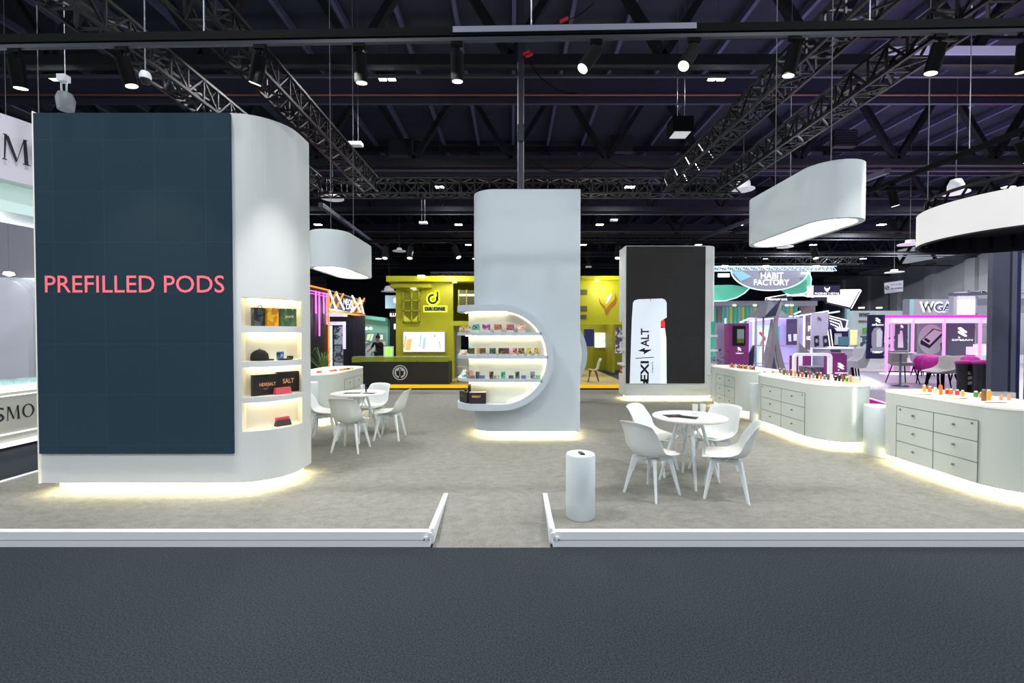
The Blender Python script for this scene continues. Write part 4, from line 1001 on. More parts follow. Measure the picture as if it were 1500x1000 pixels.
# ---- black neon stand ----
NX = -7.55
pink = M('neon_pink', '#e860d8', emit=2.2); ora = M('neon_orange', '#ff7a1e', emit=1.8); wneon = M('neon_white', '#eef0ff', emit=1.8)
blk2 = M('stand_black', '#10151b', .5)
def ns(u, v):  # on the receding side wall plane x = NX
    r = W(u, v, Y=1.0); k = NX / r.x; return Vector((NX, k, H0 + (r.z - H0) * k))
t = thing('neon_stand', 'black stand with hanging pink neon tubes and orange neon outline behind the big screen tower', 'stand', (NX, 18, 0))
y0 = ns(430, 489).y; y1 = ns(480, 489).y; y2 = ns(534, 489).y
zt1 = ns(480, 425).z
MB().box(NX - .15, NX, y0, y1, 0, zt1).build('side_wall', blk2, t)
MB().box(NX - 3, NX - .3, y1 + 3, y1 + 3.2, 0, 2.4).box(NX - .2, NX, y1, y2, ns(480, 456).z, zt1 - .1).build('sign_fascia', M('fascia_dark', '#1c1e2c', .5), t)
MB().bar((NX + .05, y0, zt1), (NX + .05, y1, zt1), .05).bar((NX + .05, y1, zt1), (NX + .05, y1, 0), .05).bar((NX + .05, y1, ns(480, 456).z), (NX + .05, y2, ns(480, 456).z), .07).build('orange_outline', ora, t)
MB().bar((NX + .03, y1, zt1), (NX + .03, y2, zt1 - .12), .05).bar((NX + .03, y1, ns(480, 456).z + .09), (NX + .03, y2, ns(480, 456).z + .09), .06).build('grey_rail', alu, t)
MB().bar((NX + .08, y0, zt1 - .18), (NX + .08, y1, zt1 - .18), .03).bar((NX + .08, y0, zt1 - .28), (NX + .08, y1, zt1 - .28), .02).build('pink_cornice_light', pink, t)
for u, v in ((459.5, 459), (464.5, 492), (471, 459), (475.5, 475)):
    a = ns(u, 424); b = ns(u, v); MB().cone((NX + .08, a.y, zt1 - .15), (NX + .08, a.y, b.z), .03, .03, 8).build('neon_tube', pink, t)
for (u0, v0, u1, v1, mm) in ((480, 450, 491, 427, ora), (490, 452, 501, 430, ora), (480, 425, 490, 452, wneon), (490, 428, 502, 453, wneon), (514, 433, 526, 457, wneon), (525, 436, 531, 459, wneon), (516, 456, 525, 436, ora), (522, 458, 532, 437, ora), (514, 440, 530, 459, ora), (512, 457, 528, 440, wneon)):
    a = ns(u0, v0); b = ns(u1, v1); a.x = b.x = NX + .06; MB().bar(a, b, .055).build('neon_bar', mm, t)
a = ns(499, 447); b = ns(515, 452)
text('lettering', 'NEON', (NX + .05, a.y + .2, ns(503, 446).z), 1.2, .28, M('neon_text', '#d8d8e8', emit=.9), t, right=(0, 1, 0), bold=.02)
text('lettering', 'LAB', (NX + .05, a.y + .5, ns(503, 452).z), 1.0, .24, M('neon_text'), t, right=(0, 1, 0), bold=.02)
zd = ns(516, 463).z
MB().box(NX - .25, NX - .02, ns(516, 489).y, ns(527, 489).y, 0, zd + .2).build('corner_post', blk2, t)
a, b = ns(517, 489).y, ns(525.5, 489).y
MB().bar((NX + .02, a, 0), (NX + .02, a, zd), .06).bar((NX + .02, b, 0), (NX + .02, b, zd), .06).bar((NX + .02, a, zd), (NX + .02, b, zd), .06).build('orange_door_frame', ora, t)
yb = 19.5
m = MB(); pbx(m, 478, 534, 462, 545, yb + 1.5, .1, 0); m.build('back_wall', M('stand_inner', '#161622', .6), t)
m = MB(); pbx(m, 480, 506, 471, 476, yb, .05); pbx(m, 502, 506, 471, 511, yb, .05); m.build('white_light_arch', M('arch_lilac', '#d8d0ec', emit=.8), t)
m = MB(); pbx(m, 483, 486, 477, 537, yb - .1, .05); m.build('white_light_post', wneon, t)
m = MB(); pbx(m, 489, 502, 478, 536, yb + .6, .05); m.build('bright_room_view', print_mat('room_view', ['#5c6672', '#8c98a6', '#3a4654', '#b8c4d0'], 3), t)
m = MB(); pbx(m, 480, 503, 458, 463, yb + .3, .5); m.build('ceiling_light', M('ceil_lilac', '#e8d8f8', emit=.8), t)
# palm-like plant
YP = 10.9
t = thing('potted_plant', 'spiky green plant beside the counter with orange packs, in front of the black neon stand', 'plant', (X(472, YP), YP, P0))
m = MB().lathe([(.12, 0), (.16, .4), (.15, .42)], (X(472, YP), YP, P0), 16).build('pot', M('pot_dark', '#2a2a2c', .6), t)
m = MB(); base = Vector((X(472, YP), YP, P0 + .42))
for i in range(34):
    a = random.uniform(0, 2 * PI); L = random.uniform(.35, .62); hgt = random.uniform(.35, .75); dr = Vector((math.cos(a), math.sin(a), 0)); side = Vector((-dr.y, dr.x, 0)) * .016
    pts = [base + dr * L * s_ + Vector((0, 0, .12 + hgt * math.sin(s_ * 2.1))) for s_ in (0, .35, .7, 1.0)]
    vs = []
    for k, p in enumerate(pts): w_ = (1, 1, .7, .1)[k]; vs += [p + side * w_, p - side * w_]
    m.add(vs, [(0, 1, 3, 2), (2, 3, 5, 4), (4, 5, 7, 6)])
m.build('leaves', M('palm_green', '#5a7a3a', .6, emit=.05), t)

# ---- teal stand with a person behind a podium ----
YT = 22
t = thing('teal_stand', 'pale teal lit stand with product picture wall, seen beyond the black neon stand', 'stand', (X(551, YT), YT, 0))
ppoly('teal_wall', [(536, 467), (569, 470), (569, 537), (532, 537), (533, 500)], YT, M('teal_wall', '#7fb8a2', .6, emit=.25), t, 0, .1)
ppoly('canopy', [(535, 462), (571, 466), (571, 471), (536, 467)], YT, M('canopy_teal', '#4f8a78', .6, emit=.15), t, .3, .4)
ppoly('picture_wall', [(534, 487), (566, 487), (566, 520), (533, 522)], YT, M('pic_grey', '#7c8c92', .5, emit=.25), t, .12, .02)
ppoly('picture_wall_base', [(534, 500), (566, 500), (566, 520), (533, 522)], YT, print_mat('pic_white', ['#c8d8d8', '#8ca4a4', '#e8f0f0'], 2), t, .15, .01)
for q_ in ([(540, 490), (545, 489), (542, 498), (538, 498)], [(546, 489), (549, 489), (546, 499), (543, 499)], [(555, 491), (562, 490), (562, 497), (556, 497)]): ppoly('printed_shape', q_, YT, M('pale_lime', '#dcf0c0', emit=.6), t, .17, .005)
for u in (538.5, 544.5): ppoly('round_light', circ(u, 481, 2.3, n=12), YT, M('glow_mint', '#f4fffa', emit=1.2), t, .15, .01)
m = MB(); pbx(m, 568, 571, 468, 540, YT - .2, .1, 0); m.build('side_frame', M('frame_teal', '#3a7a5e', .5, emit=.1), t)
t = thing('black_stand', 'black stand front with partly hidden white lettering beside the yellow green wall', 'stand', (X(576, 20), 20, 0))
m = MB(); pbx(m, 571, 584, 455, 540, 20, .3, 0); m.build('wall_panel', blk2, t)
ptext('lettering', 'ILU', 571.5, 580, 458.5, 463.5, 20, txw, t, .03)
m = MB(); pbx(m, 577, 579.5, 474, 482, 19.98, .02); m.build('lit_notice', txw, t)
t = thing('hanging_sign', 'pale blue hanging sign with a white round emblem beside the yellow green wall top', 'sign', (X(572, 21), 21, Z(451, 21)))
m = MB(); pbx(m, 564.5, 585, 432.5, 451.5, 21, .3); m.build('board', M('sign_blue', '#8fa4b4', .6, emit=.2), t); ppoly('emblem', circ(580, 440, 3.5, n=14), 21, txw, t, .01, .01)
t = thing('podium', 'black podium in front of the pale teal stand', 'podium', (X(556, 19), 19, 0)); m = MB(); pbx(m, 551, 562, 507, 540, 19, .4, 0); m.build('body', blk2, t, bevel=.02); m = MB(); pbx(m, 550.5, 562.5, 506.4, 507.2, 18.95, .5); m.build('top', blk, t)

def person(x, y, h, label, ang=0):
    s = h / 1.7
    J = {'pel': (0, 0, .95), 'wai': (0, 0, 1.1), 'che': (0, .01, 1.3), 'nek': (0, 0, 1.46), 'hd0': (0, -.01, 1.55), 'hd1': (0, -.01, 1.65),
         'lsh': (.17, 0, 1.4), 'lel': (.25, .02, 1.13), 'lwr': (.22, -.16, 1.02), 'lha': (.2, -.24, 1.03), 'rsh': (-.17, 0, 1.4), 'rel': (-.3, .0, 1.15), 'rwr': (-.42, -.1, 1.0), 'rha': (-.47, -.15, .98),
         'lhp': (.09, 0, .9), 'lkn': (.1, -.02, .5), 'lan': (.1, .02, .09), 'lto': (.1, -.12, .04), 'rhp': (-.09, 0, .9), 'rkn': (-.1, -.02, .5), 'ran': (-.1, .02, .09), 'rto': (-.1, -.12, .04)}
    Rr = {'pel': .13, 'wai': .11, 'che': .13, 'nek': .055, 'hd0': .075, 'hd1': .09, 'lsh': .06, 'rsh': .06, 'lel': .042, 'rel': .042, 'lwr': .028, 'rwr': .028, 'lha': .03, 'rha': .03, 'lhp': .09, 'rhp': .09, 'lkn': .058, 'rkn': .058, 'lan': .04, 'ran': .04, 'lto': .035, 'rto': .035}
    E = [('pel', 'wai'), ('wai', 'che'), ('che', 'nek'), ('nek', 'hd0'), ('hd0', 'hd1'), ('che', 'lsh'), ('lsh', 'lel'), ('lel', 'lwr'), ('lwr', 'lha'), ('che', 'rsh'), ('rsh', 'rel'), ('rel', 'rwr'), ('rwr', 'rha'),
         ('pel', 'lhp'), ('lhp', 'lkn'), ('lkn', 'lan'), ('lan', 'lto'), ('pel', 'rhp'), ('rhp', 'rkn'), ('rkn', 'ran'), ('ran', 'rto')]
    t = thing('person', label, 'person', (x, y, 0)); t.rotation_euler = (0, 0, ang)
    def skin(name, keys, grow, mat, loc=None):
        ks = [k for k in J if k in keys]; me = bpy.data.meshes.new(name)
        me.from_pydata([Vector(J[k]) * s for k in ks], [(ks.index(a), ks.index(b)) for a, b in E if a in ks and b in ks], [])
        me.materials.append(mat); o = bpy.data.objects.new(name, me); COL.objects.link(o); o.parent = t
        o.modifiers.new('k', 'SKIN'); me.skin_vertices or me.attributes
        if not me.skin_vertices: return o
        for i, k in enumerate(ks): r = (Rr[k] + grow) * s; me.skin_vertices[0].data[i].radius = (r, r * (.75 if k in ('pel', 'wai', 'che') else 1))
        me.skin_vertices[0].data[0].use_root = True
        sd = o.modifiers.new('s', 'SUBSURF'); sd.levels = 1; sd.render_levels = 2
        return o
    # body: activate skin data through the operator-free route
    def ensure(o): pass
    bo = skin('body', set(J), 0, M('skin_tone', '#a9785e', .6))
    skin('dark_top', {'pel', 'wai', 'che', 'lsh', 'rsh', 'lel', 'rel'}, .012, M('top_black', '#17171c', .8))
    skin('dark_trousers', {'pel', 'lhp', 'lkn', 'lan', 'rhp', 'rkn', 'ran'}, .012, M('trouser_black', '#141418', .8))
    MB_ = MB().lathe([(.0, -.11), (.07, -.09), (.1, -.03), (.105, .03), (.07, .09), (0, .115)], (0, .02, 1.65 * s), 14); hair = MB_
    o = hair.build('hair', M('hair_black', '#141012', .6)); o.parent = t
    o = MB().lathe([(.0, -.05), (.045, -.03), (.05, .0), (.03, .04), (0, .05)], (0, .03, 1.79 * s), 10).build('hair_bun', M('hair_black')); o.parent = t
    return t
person(X(553.5, 19.8), 19.8, 1.62, 'person with dark tied-up hair and black top behind the black podium')

# ---- white curved stand at the frame edge ----
SXx = -7.45
def sp(u, v):
    r = W(u, v, Y=1.0); k = SXx / r.x; return Vector((SXx, k, H0 + (r.z - H0) * k))
sw = M('stand_white', '#cfd4da', .5); ink2 = M('serif_ink', '#14182a', .6)
GL = {'M': [[(.04, 0), (.2, 0), (.2, .04), (.04, .04)], [(.09, .04), (.14, .04), (.2, .96), (.12, .96)], [(.08, .96), (.22, .96), (.22, 1), (.08, 1)], [(.12, .96), (.27, .96), (.56, .1), (.49, .0)], [(.49, 0), (.55, .12), (.8, .96), (.76, .96)], [(.76, .96), (.9, .96), (.9, 1), (.76, 1)], [(.75, .96), (.87, .96), (.93, .04), (.78, .04)], [(.72, 0), (1, 0), (1, .04), (.72, .04)]],
      'K': [[(.05, 0), (.4, 0), (.4, .04), (.05, .04)], [(.15, .04), (.3, .04), (.3, .96), (.15, .96)], [(.05, .96), (.4, .96), (.4, 1), (.05, 1)], [(.3, .45), (.78, .96), (.86, .96), (.36, .42)], [(.38, .52), (.48, .6), (.98, .04), (.8, .04)], [(.7, 0), (1, 0), (1, .04), (.7, .04)], [(.65, .96), (.95, .96), (.95, 1), (.65, 1)]]}
def serif(ch, org, w_, h_, rt, th):
    org = Vector(org); N_ = rt.cross(Vector((0, 0, 1)))
    if ch == 'S': return text('lettering', 'S', org, w_, h_, ink2, t, right=rt, thick=th)
    m = MB()
    if ch == 'O':
        pg = [[(.5 + .5 * math.cos(a), .5 + .5 * math.sin(a)), (.5 + .5 * math.cos(b), .5 + .5 * math.sin(b)), (.5 + .33 * math.cos(b), .5 + .44 * math.sin(b)), (.5 + .33 * math.cos(a), .5 + .44 * math.sin(a))] for a, b in [(2 * PI * i / 32, 2 * PI * (i + 1) / 32) for i in range(32)]]
    else: pg = GL[ch]
    for p_ in pg: m.poly([org + rt * (x_ * w_) + Vector((0, 0, y_ * h_)) + N_ * th for x_, y_ in p_])
    return m.build('lettering', ink2, t)
t = thing('reception_counter', 'long white counter with black SMOK lettering and glowing edges behind the big screen tower', 'counter', (SXx, 7.5, 0))
ya, yb_ = 5.2, 11
MB().box(SXx - .7, SXx, ya, yb_, .12, .86).build('front', M('counter_grey', '#b9bab4', .5), t)
MB().box(SXx - .75, SXx + .04, ya, yb_, .86, .93).build('glowing_top', M('top_glow', '#ffffff', emit=.95), t)
MB().box(SXx - .02, SXx + .05, ya, yb_, .06, .12).box(SXx, SXx + .02, ya, yb_, .235, .25).box(SXx, SXx + .02, ya, yb_, .80, .812).build('glowing_base', M('base_glow', '#ffffff', emit=1.1), t)
MB().box(SXx - .6, SXx - .05, ya, yb_, 0, .07).build('kick_board', blk2, t)
zl, zh = sp(20, 614).z, sp(20, 594).z
for ch, u0, u1 in (('S', -9, 6), ('M', 8, 30), ('O', 32, 50), ('K', 52, 70)):
    a, b = sp(u0, 600), sp(u1, 600); serif(ch, (SXx + .003, a.y, zl), b.y - a.y, zh - zl, Vector((0, 1, 0)), .002)
t = thing('hanging_banner', 'large white curved banner with black serif letters above the white stand', 'banner', (-9.2, 8.5, 3.6))
R_ = 5.0; cxb, cyb = SXx - R_ + .25, 8.2
def arcv(r, a0, a1, z0, z1, mat, name, n=40):
    m = MB(); vs = []; 
    for i in range(n + 1):
        a = a0 + (a1 - a0) * i / n; vs += [(cxb + r * math.cos(a), cyb + r * math.sin(a), z0), (cxb + r * math.cos(a), cyb + r * math.sin(a), z1)]
    return m.add(vs, [(2 * i, 2 * i + 2, 2 * i + 3, 2 * i + 1) for i in range(n)], True).build(name, mat, t)
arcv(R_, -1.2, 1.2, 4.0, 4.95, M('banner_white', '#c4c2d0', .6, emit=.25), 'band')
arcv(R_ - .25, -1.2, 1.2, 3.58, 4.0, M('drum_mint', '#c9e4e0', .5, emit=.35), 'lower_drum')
m = MB(); 
for r0, r1, z in ((R_, R_ - .3, 4.0), (R_ - .25, R_ - 1.2, 3.58)):
    for i in range(40):
        a = -1.2 + 2.4 * i / 40; b = a + 2.4 / 40
        m.add([(cxb + r * math.cos(q_), cyb + r * math.sin(q_), z) for r, q_ in ((r0, a), (r0, b), (r1, b), (r1, a))], [(3, 2, 1, 0)])
m.build('underside', M('under_white', '#dfe8ea', .6), t)
for ch, u0, u1 in (('S', -40, -14), ('M', 4, 47), ('O', 50, 86), ('K', 90, 120)):
    def pa(u):
        r = W(u, 489, Y=1.0); kx = r.x  # intersect ray with the cylinder
        A_ = kx * kx + 1; B_ = -2 * (kx * cxb + cyb); C_ = cxb ** 2 + cyb ** 2 - (R_ + .02) ** 2
        dsc = B_ * B_ - 4 * A_ * C_
        k = (-B_ - math.sqrt(max(0, dsc))) / (2 * A_); return Vector((kx * k, k, 0))
    a, b = pa(u0), pa(u1); rt = (b - a).normalized()
    serif(ch, (a.x, a.y, 4.27), (b - a).length, .38, rt, .04)
t = thing('partition_wall', 'tall pale rounded partition of the white curved stand', 'partition', (-9.6, 9.5, 0))
Yq = 9.4
m = MB(); x1 = X(41, Yq); zt_2 = Z(410, Yq); r_ = .45
pts = [(x1 - 4, 0), (x1, 0), (x1, zt_2 - r_)] + [(x1 - r_ + r_ * math.cos(a), zt_2 - r_ + r_ * math.sin(a)) for a in [PI / 2 * i / 8 for i in range(1, 9)]] + [(x1 - 4, zt_2)]
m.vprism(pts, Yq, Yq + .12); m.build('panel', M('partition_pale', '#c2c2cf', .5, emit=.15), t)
m = MB(); pts2 = [(p[0] + (.07 if p[0] > x1 - 1 else 0), p[1] + (.07 if p[1] > zt_2 - 1 else 0)) for p in pts]; m.vprism(pts2, Yq + .12, Yq + .3); m.build('rounded_edge', sw, t)
t = thing('back_panel', 'grey inner wall of the white curved stand with lit shelf and black device', 'wall panel', (-11, 12, 0))
m = MB(); pbx(m, -60, 62, 325, 560, 12, .15, 0); m.build('panel', M('inner_grey', '#9a9aa6', .6, emit=.1), t)  # top raised to stand in for the hall wall, which gets no light
m = MB(); pbx(m, 41, 56, 476, 487, 11.9, .08); pbx(m, 30, 56, 407, 411, 11.9, .2); m.build('lit_shelf', M('shelf_lit', '#e8ecf6', emit=.8), t)
ppoly('white_chevron', [(43, 499), (49, 491), (56, 499), (56, 503), (49, 496), (43, 503)], 12, txw, t, .12); ppoly('white_chevron', [(43, 541), (49, 549), (56, 541), (56, 537), (49, 544), (43, 537)], 12, txw, t, .12)
ppoly('grey_plate', [(38, 505), (56, 499), (56, 538), (43, 540), (38, 525)], 12, M('plate_lilac', '#b4b4c4', .5), t, .11)
ppoly('black_device', circ(52, 514, 3.6, n=14), 12, blk, t, .18); ppoly('black_stem', [(49, 514), (50.5, 514), (50.5, 548), (49, 548)], 12, blk, t, .16)
for i, (u, yv) in enumerate(((14, 6.9), (32, 7.1), (50, 7.3))):
    tt = thing('clear_tray', 'clear acrylic tray on the glowing white counter, ' + ORD[i] + ' from the frame edge', 'tray', (SXx - .4, yv + .2 * i, .93)); yy_ = yv + .2 * i
    ring(MB(), rrect(SXx - .6, SXx - .2, yy_ - .12, yy_ + .12, .02), rrect(SXx - .59, SXx - .21, yy_ - .11, yy_ + .11, .015), .93, 1.0).build('tray_wall', M('tray_teal', '#a8cccc', .1, alpha=.5), tt)
    MB().box(SXx - .45, SXx - .35, yy_ - .05, yy_ + .05, .93, .97).build('inner_block', alu, tt)

# ---- purple / pink side: stand floor ----
o = MB().prism([(8.35, 9.3), (22, 9.3), (40, 22), (40, 40), (5.2, 40), (5.2, 12.95), (7.6, 12.95), (9.0, 11.2)], 0, .12).build('floor.003', M('lilac_floor', '#9a97a6', .35)); tag(o, 'pale lilac grey shiny floor of the pink and purple stands', 'floor', kind='structure')
MB().bar((8.33, 9.28, .05), (8.98, 11.2, .05), .02, .1).build('magenta_edge', M('magenta_edge', '#b8148c', emit=.6), o)
MB().bar((8.34, 9.28, .115), (8.99, 11.2, .115), .03, .02).build('pink_light_edge', M('pink_light', '#ffb0f0', emit=1.5), o)

# ---- pink neon pergola ----
pk = M('pergola_pink', '#f4a0ea', emit=.85, ecol='#f090e0'); pkh = M('pergola_magenta', '#e828b8', emit=.8)
YG = 17.5; fz = .12
t = thing('neon_pergola', 'white pergola with pink glowing posts and magenta lit roof edge', 'pergola', (X(1370, YG), YG, fz))
m = MB(); pbx(m, 1305, 1475, 465, 473, YG, .15); m.box(X(1298, 20), X(1300, 20), YG, 21, Z(473, YG), Z(466, YG)); m.build('beam', M('beam_lilac', '#dccbe8', .5, emit=.5), t)
MB().poly([(X(1302, YG), YG, Z(465, YG)), (X(1475, YG), YG, Z(467, YG)), (X(1475, 22), 22, Z(466, YG)), (X(1265, 22), 22, Z(465, YG))]).build('lit_canopy', pkh, t)
m = MB(); pbx(m, 1298, 1475, 461.5, 465, YG - .02, .05); m.build('roof_edge_light', pkh, t)
for u, Y in ((1300, YG), (1308, YG + 1.6), (1338, YG), (1384, YG), (1437, YG)):
    MB().box(X(u - 1.4, Y), X(u + 1.4, Y), Y, Y + .07, fz, Z(463, YG)).build('glowing_post', pk, t)
m = MB(); m.box(X(1298, YG), X(1440, YG), YG - .1, YG + .3, fz, fz + .05); m.build('base_light', M('base_lilac', '#f0e0f8', emit=.9), t)

def banner(name, label, u0, u1, v0, v1, Y, mat, skew=0):
    t = thing(name, label, 'banner', (X((u0 + u1) / 2, Y), Y, Z(v1, Y)))
    ppoly('cloth', [(u0 + skew, v0), (u1, v0), (u1 - skew, v1), (u0, v1)], Y, mat, t, 0, .03)
    return t
t = banner('hanging_banner', 'dark navy hanging banner with white emblem and backpack picture, by the pink posts', 1268.5, 1295, 461, 525, 15, M('banner_navy', '#1c1e48', .6, emit=.15), 1.5)
logo_mark(1284, 469, 7, 15, txw, t, .05); ptext('lettering', 'SIPMAN', 1275.5, 1292, 474.5, 477, 15, txw, t, .02, .05)
pic = M('picture_grey', '#9a98aa', .5, emit=.3); pic2 = M('picture_pale', '#d4d2de', .5, emit=.35); pic3 = M('picture_dark', '#3a3850', .5, emit=.1)
ppoly('backpack_picture', [(1275, 488), (1278, 481), (1283, 479), (1288, 480), (1291, 486), (1291, 508), (1288, 511), (1277, 510), (1275, 505)], 15, pic, t, .05, .004); ppoly('backpack_pocket', [(1282, 484), (1286, 481), (1290, 486), (1289, 508), (1282, 508)], 15, pic2, t, .06, .004)
ppoly('rubble_picture', [(1273, 510), (1279, 508), (1285, 511), (1292, 508), (1292, 515), (1285, 517), (1273, 515)], 15, pic, t, .07, .004)
ptext('small_lettering', 'FUMOT', 1276, 1290, 514, 517, 15, txw, t, .02, .08)
t = banner('hanging_banner', 'grey hanging banner with a bottle picture behind the pink posts', 1311, 1328.5, 474.5, 513, 19, M('banner_grey', '#55556a', .6, emit=.12))
logo_mark(1319.5, 478, 4, 19, txw, t, .05); ppoly('bottle_picture', [(1316, 490), (1317, 484), (1320, 484), (1321, 490), (1322, 509), (1314, 509), (1314, 489)], 19, pic2, t, .05, .004)
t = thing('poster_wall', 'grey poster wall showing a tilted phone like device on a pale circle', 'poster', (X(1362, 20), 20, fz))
m = MB(); pbx(m, 1346, 1388, 470, 530, 20, .1, fz); m.build('panel', M('poster_grey', '#8c9aa0', .6, emit=.3), t)  # self-glow added so the panel stays grey in the pink light
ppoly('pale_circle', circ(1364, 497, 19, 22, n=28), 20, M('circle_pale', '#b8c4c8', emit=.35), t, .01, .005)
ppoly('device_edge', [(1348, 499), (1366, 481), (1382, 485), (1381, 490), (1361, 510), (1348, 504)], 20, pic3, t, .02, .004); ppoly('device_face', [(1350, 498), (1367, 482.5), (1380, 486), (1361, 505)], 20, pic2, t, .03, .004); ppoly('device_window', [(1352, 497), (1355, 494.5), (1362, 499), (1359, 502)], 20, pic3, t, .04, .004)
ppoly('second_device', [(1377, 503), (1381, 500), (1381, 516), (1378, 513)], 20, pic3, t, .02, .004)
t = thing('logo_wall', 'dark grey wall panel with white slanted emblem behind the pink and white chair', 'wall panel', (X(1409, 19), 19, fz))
m = MB(); pbx(m, 1389, 1428.5, 473, 530, 19, .15, fz); m.build('panel', M('logo_grey', '#586070', .6, emit=.3), t)  # panel colour glows a little to hold its grey against the pink
logo_mark(1409, 486, 13, 19, txw, t, .02); ptext('lettering', 'SIPMAN', 1393.5, 1424, 496.5, 499, 19, txw, t, .02)
m = MB()

# WGA sign, header with louvres
t = thing('hanging_sign', 'pale box sign with glowing outlined letters WGA', 'sign', (X(1366, 27), 27, Z(459, 27)))
m = MB(); pbx(m, 1332, 1398, 438, 462, 27, .5); m.build('box', M('sign_pale', '#a3a5b0', .6, emit=.1), t); m = MB(); pbx(m, 1332, 1338, 438, 462, 26.98, .05); m.build('side_strip', M('strip_teal', '#9ac0c4', .5, emit=.15), t)
ptext('letter_glow', 'WGA', 1346, 1394, 441.5, 457.5, 27, txw, t, .035, .02); ptext('lettering', 'WGA', 1348.5, 1392, 444, 456, 27, M('letter_grey', '#3c3c50', .5), t, .02, .06)
t = thing('header_board', 'white header board reading Demand More above lilac lit vertical fins', 'sign', (X(1430, 26), 26, 0))
m = MB(); pbx(m, 1396, 1500, 429, 433, 26, .3); m.add([(X(1396, 26), 26, Z(428, 26)), (X(1500, 26), 26, Z(421, 26)), (X(1500, 26), 26, Z(430, 26)), (X(1396, 26), 26, Z(434, 26))], [(3, 2, 1, 0)]); pbx(m, 1396, 1401, 429, 460, 26, .3, 0); m.build('frame', M('header_white', '#b4b4c4', .5, emit=.15), t)
ptext('lettering', 'Demand More Demand', 1416, 1470, 425.5, 429.5, 26, txd, t, .02, .03)
for i in range(6): m = MB(); pbx(m, 1401 + i * 4.7, 1404.5 + i * 4.7, 433.5, 461, 26.1, .1); m.build('lit_fin', M('fin_lilac', '#ccc4ff', emit=.85), t)
m = MB(); pbx(m, 1430, 1500, 437, 458, 26.3, .1); m.build('back_panel', M('inner_grey'), t)
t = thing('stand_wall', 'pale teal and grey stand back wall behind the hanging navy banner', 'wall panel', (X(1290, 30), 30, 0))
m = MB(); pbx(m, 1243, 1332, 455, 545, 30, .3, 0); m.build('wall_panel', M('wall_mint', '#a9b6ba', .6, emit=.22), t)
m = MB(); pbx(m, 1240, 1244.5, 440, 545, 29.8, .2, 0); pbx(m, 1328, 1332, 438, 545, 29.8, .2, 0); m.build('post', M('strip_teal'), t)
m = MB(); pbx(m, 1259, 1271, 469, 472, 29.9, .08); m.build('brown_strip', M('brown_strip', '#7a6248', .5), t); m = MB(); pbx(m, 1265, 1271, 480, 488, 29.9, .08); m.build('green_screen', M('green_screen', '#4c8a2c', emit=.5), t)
ptext('lettering', 'WWG', 1257, 1273, 458, 465, 30, txd, t, .04)
m = MB(); pbx(m, 1246, 1256, 483, 505, 29.9, .05); m.build('warm_light', M('warm_niche', '#f4dca0', emit=.6), t)
for u in (1264, 1290): m = MB(); pbx(m, u - 2, u + 2, 449.5, 451.5, 29.5, .3); m.build('spot', M('spot_lens'), t)
m = MB(); pbx(m, 1258, 1330, 492, 540, 29.7, .1, 0); m.build('display_cabinet', print_mat('teal_cabinet', ['#9cb0b4', '#6a8488', '#c8dcdc', '#4a6064'], 1.5), t)
# no smoking sign
t = thing('hanging_sign', 'grey no smoking sign with Arabic line hanging in front of the hall side wall', 'sign', (X(1307, 36), 36, Z(431, 36)))
ppoly('board_frame', [(1293, 413.5), (1322, 409.5), (1322, 427.5), (1294, 431)], 36, txd, t, 0, .02); ppoly('board', [(1294, 414.4), (1321.2, 410.6), (1321.2, 426.8), (1294.6, 430)], 36, M('board_grey', '#9c9ca8', .6, emit=.05), t, .02, .02)
C_ = pp(1297.8, 421.5, 36); m = vring(MB(), C_, .17, .12, 35.93, 35.95); m.bar((C_[0] - .1, 35.94, C_[1] - .1), (C_[0] + .1, 35.94, C_[1] + .1), .04); m.build('no_smoking_symbol', txd, t)
a = pp(1303, 424.6, 36); text('lettering', 'No smoking', (a[0], 35.93, a[1]), .95, .18, txd, t, right=(1, 0, .08), bold=.02)
a = pp(1303, 418.5, 36)
text('arabic_lettering', 'ممنوع التدخين', (a[0], 35.93, a[1]), .9, .17, txd, t, right=(1, 0, .08), bold=.01)
MB().bar((X(1297, 36), 36, Z(413, 36)), (X(1297, 36), 36, Z(406, 36)), .08).bar((X(1297, 36), 36, Z(406, 36)), (X(1287, 36), 36, Z(407, 36)), .08).build('bracket', blk, t)

# ---- hanging Habit Factory sign ----
YH = 26
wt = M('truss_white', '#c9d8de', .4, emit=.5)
box_truss('white_truss', (X(1030, 27), 27, Z(393.5, 27)), (X(1222, 27), 27, Z(393.5, 27)), .26, 'white lattice truss carrying the grey and mint hanging sign', 34, wt, d=.05)
t = thing('hanging_sign', 'hanging sign of grey and mint petals reading HABIT FACTORY', 'sign', (X(1127, YH), YH, Z(425, YH)))
mint = M('petal_mint', '#5fc8a8', .6, emit=.28); rim = M('petal_rim', '#d8fff0', emit=.9)
def petal(pts, Y, mat, name, rimpts=None):
    ppoly(name, pts, Y, mat, t, 0, .03)
    if rimpts:
        m = MB()
        for a_, b_ in zip(rimpts[:-1], rimpts[1:]): m.bar((X(a_[0], Y), Y - .03, Z(a_[1], Y)), (X(b_[0], Y), Y - .03, Z(b_[1], Y)), .05)
        m.build('lit_rim', rim, t)
e = circ(1126, 396, 56, 29.5, 24, 0, PI)
petal(e, YH, M('petal_grey', '#8c8ea2', .6, emit=.12), 'grey_petal', e)
petal([(1070, 397), (1085, 397), (1100, 405), (1084, 412)], YH - .04, M('petal_blue', '#8cc4d8', emit=.25), 'blue_sheen')
L_ = [(1030, 418), (1070, 417)] + [(1098, 420.5), (1090, 429), (1078, 436), (1062, 440.5), (1045, 441), (1030, 441)]
petal(L_, YH + .6, mint, 'mint_petal', L_[2:])
R__ = [(1142, 424), (1160, 415), (1172, 405), (1178, 399), (1184, 400), (1187, 408), (1186, 418), (1181, 427), (1173, 433), (1160, 433.5), (1150, 430)]
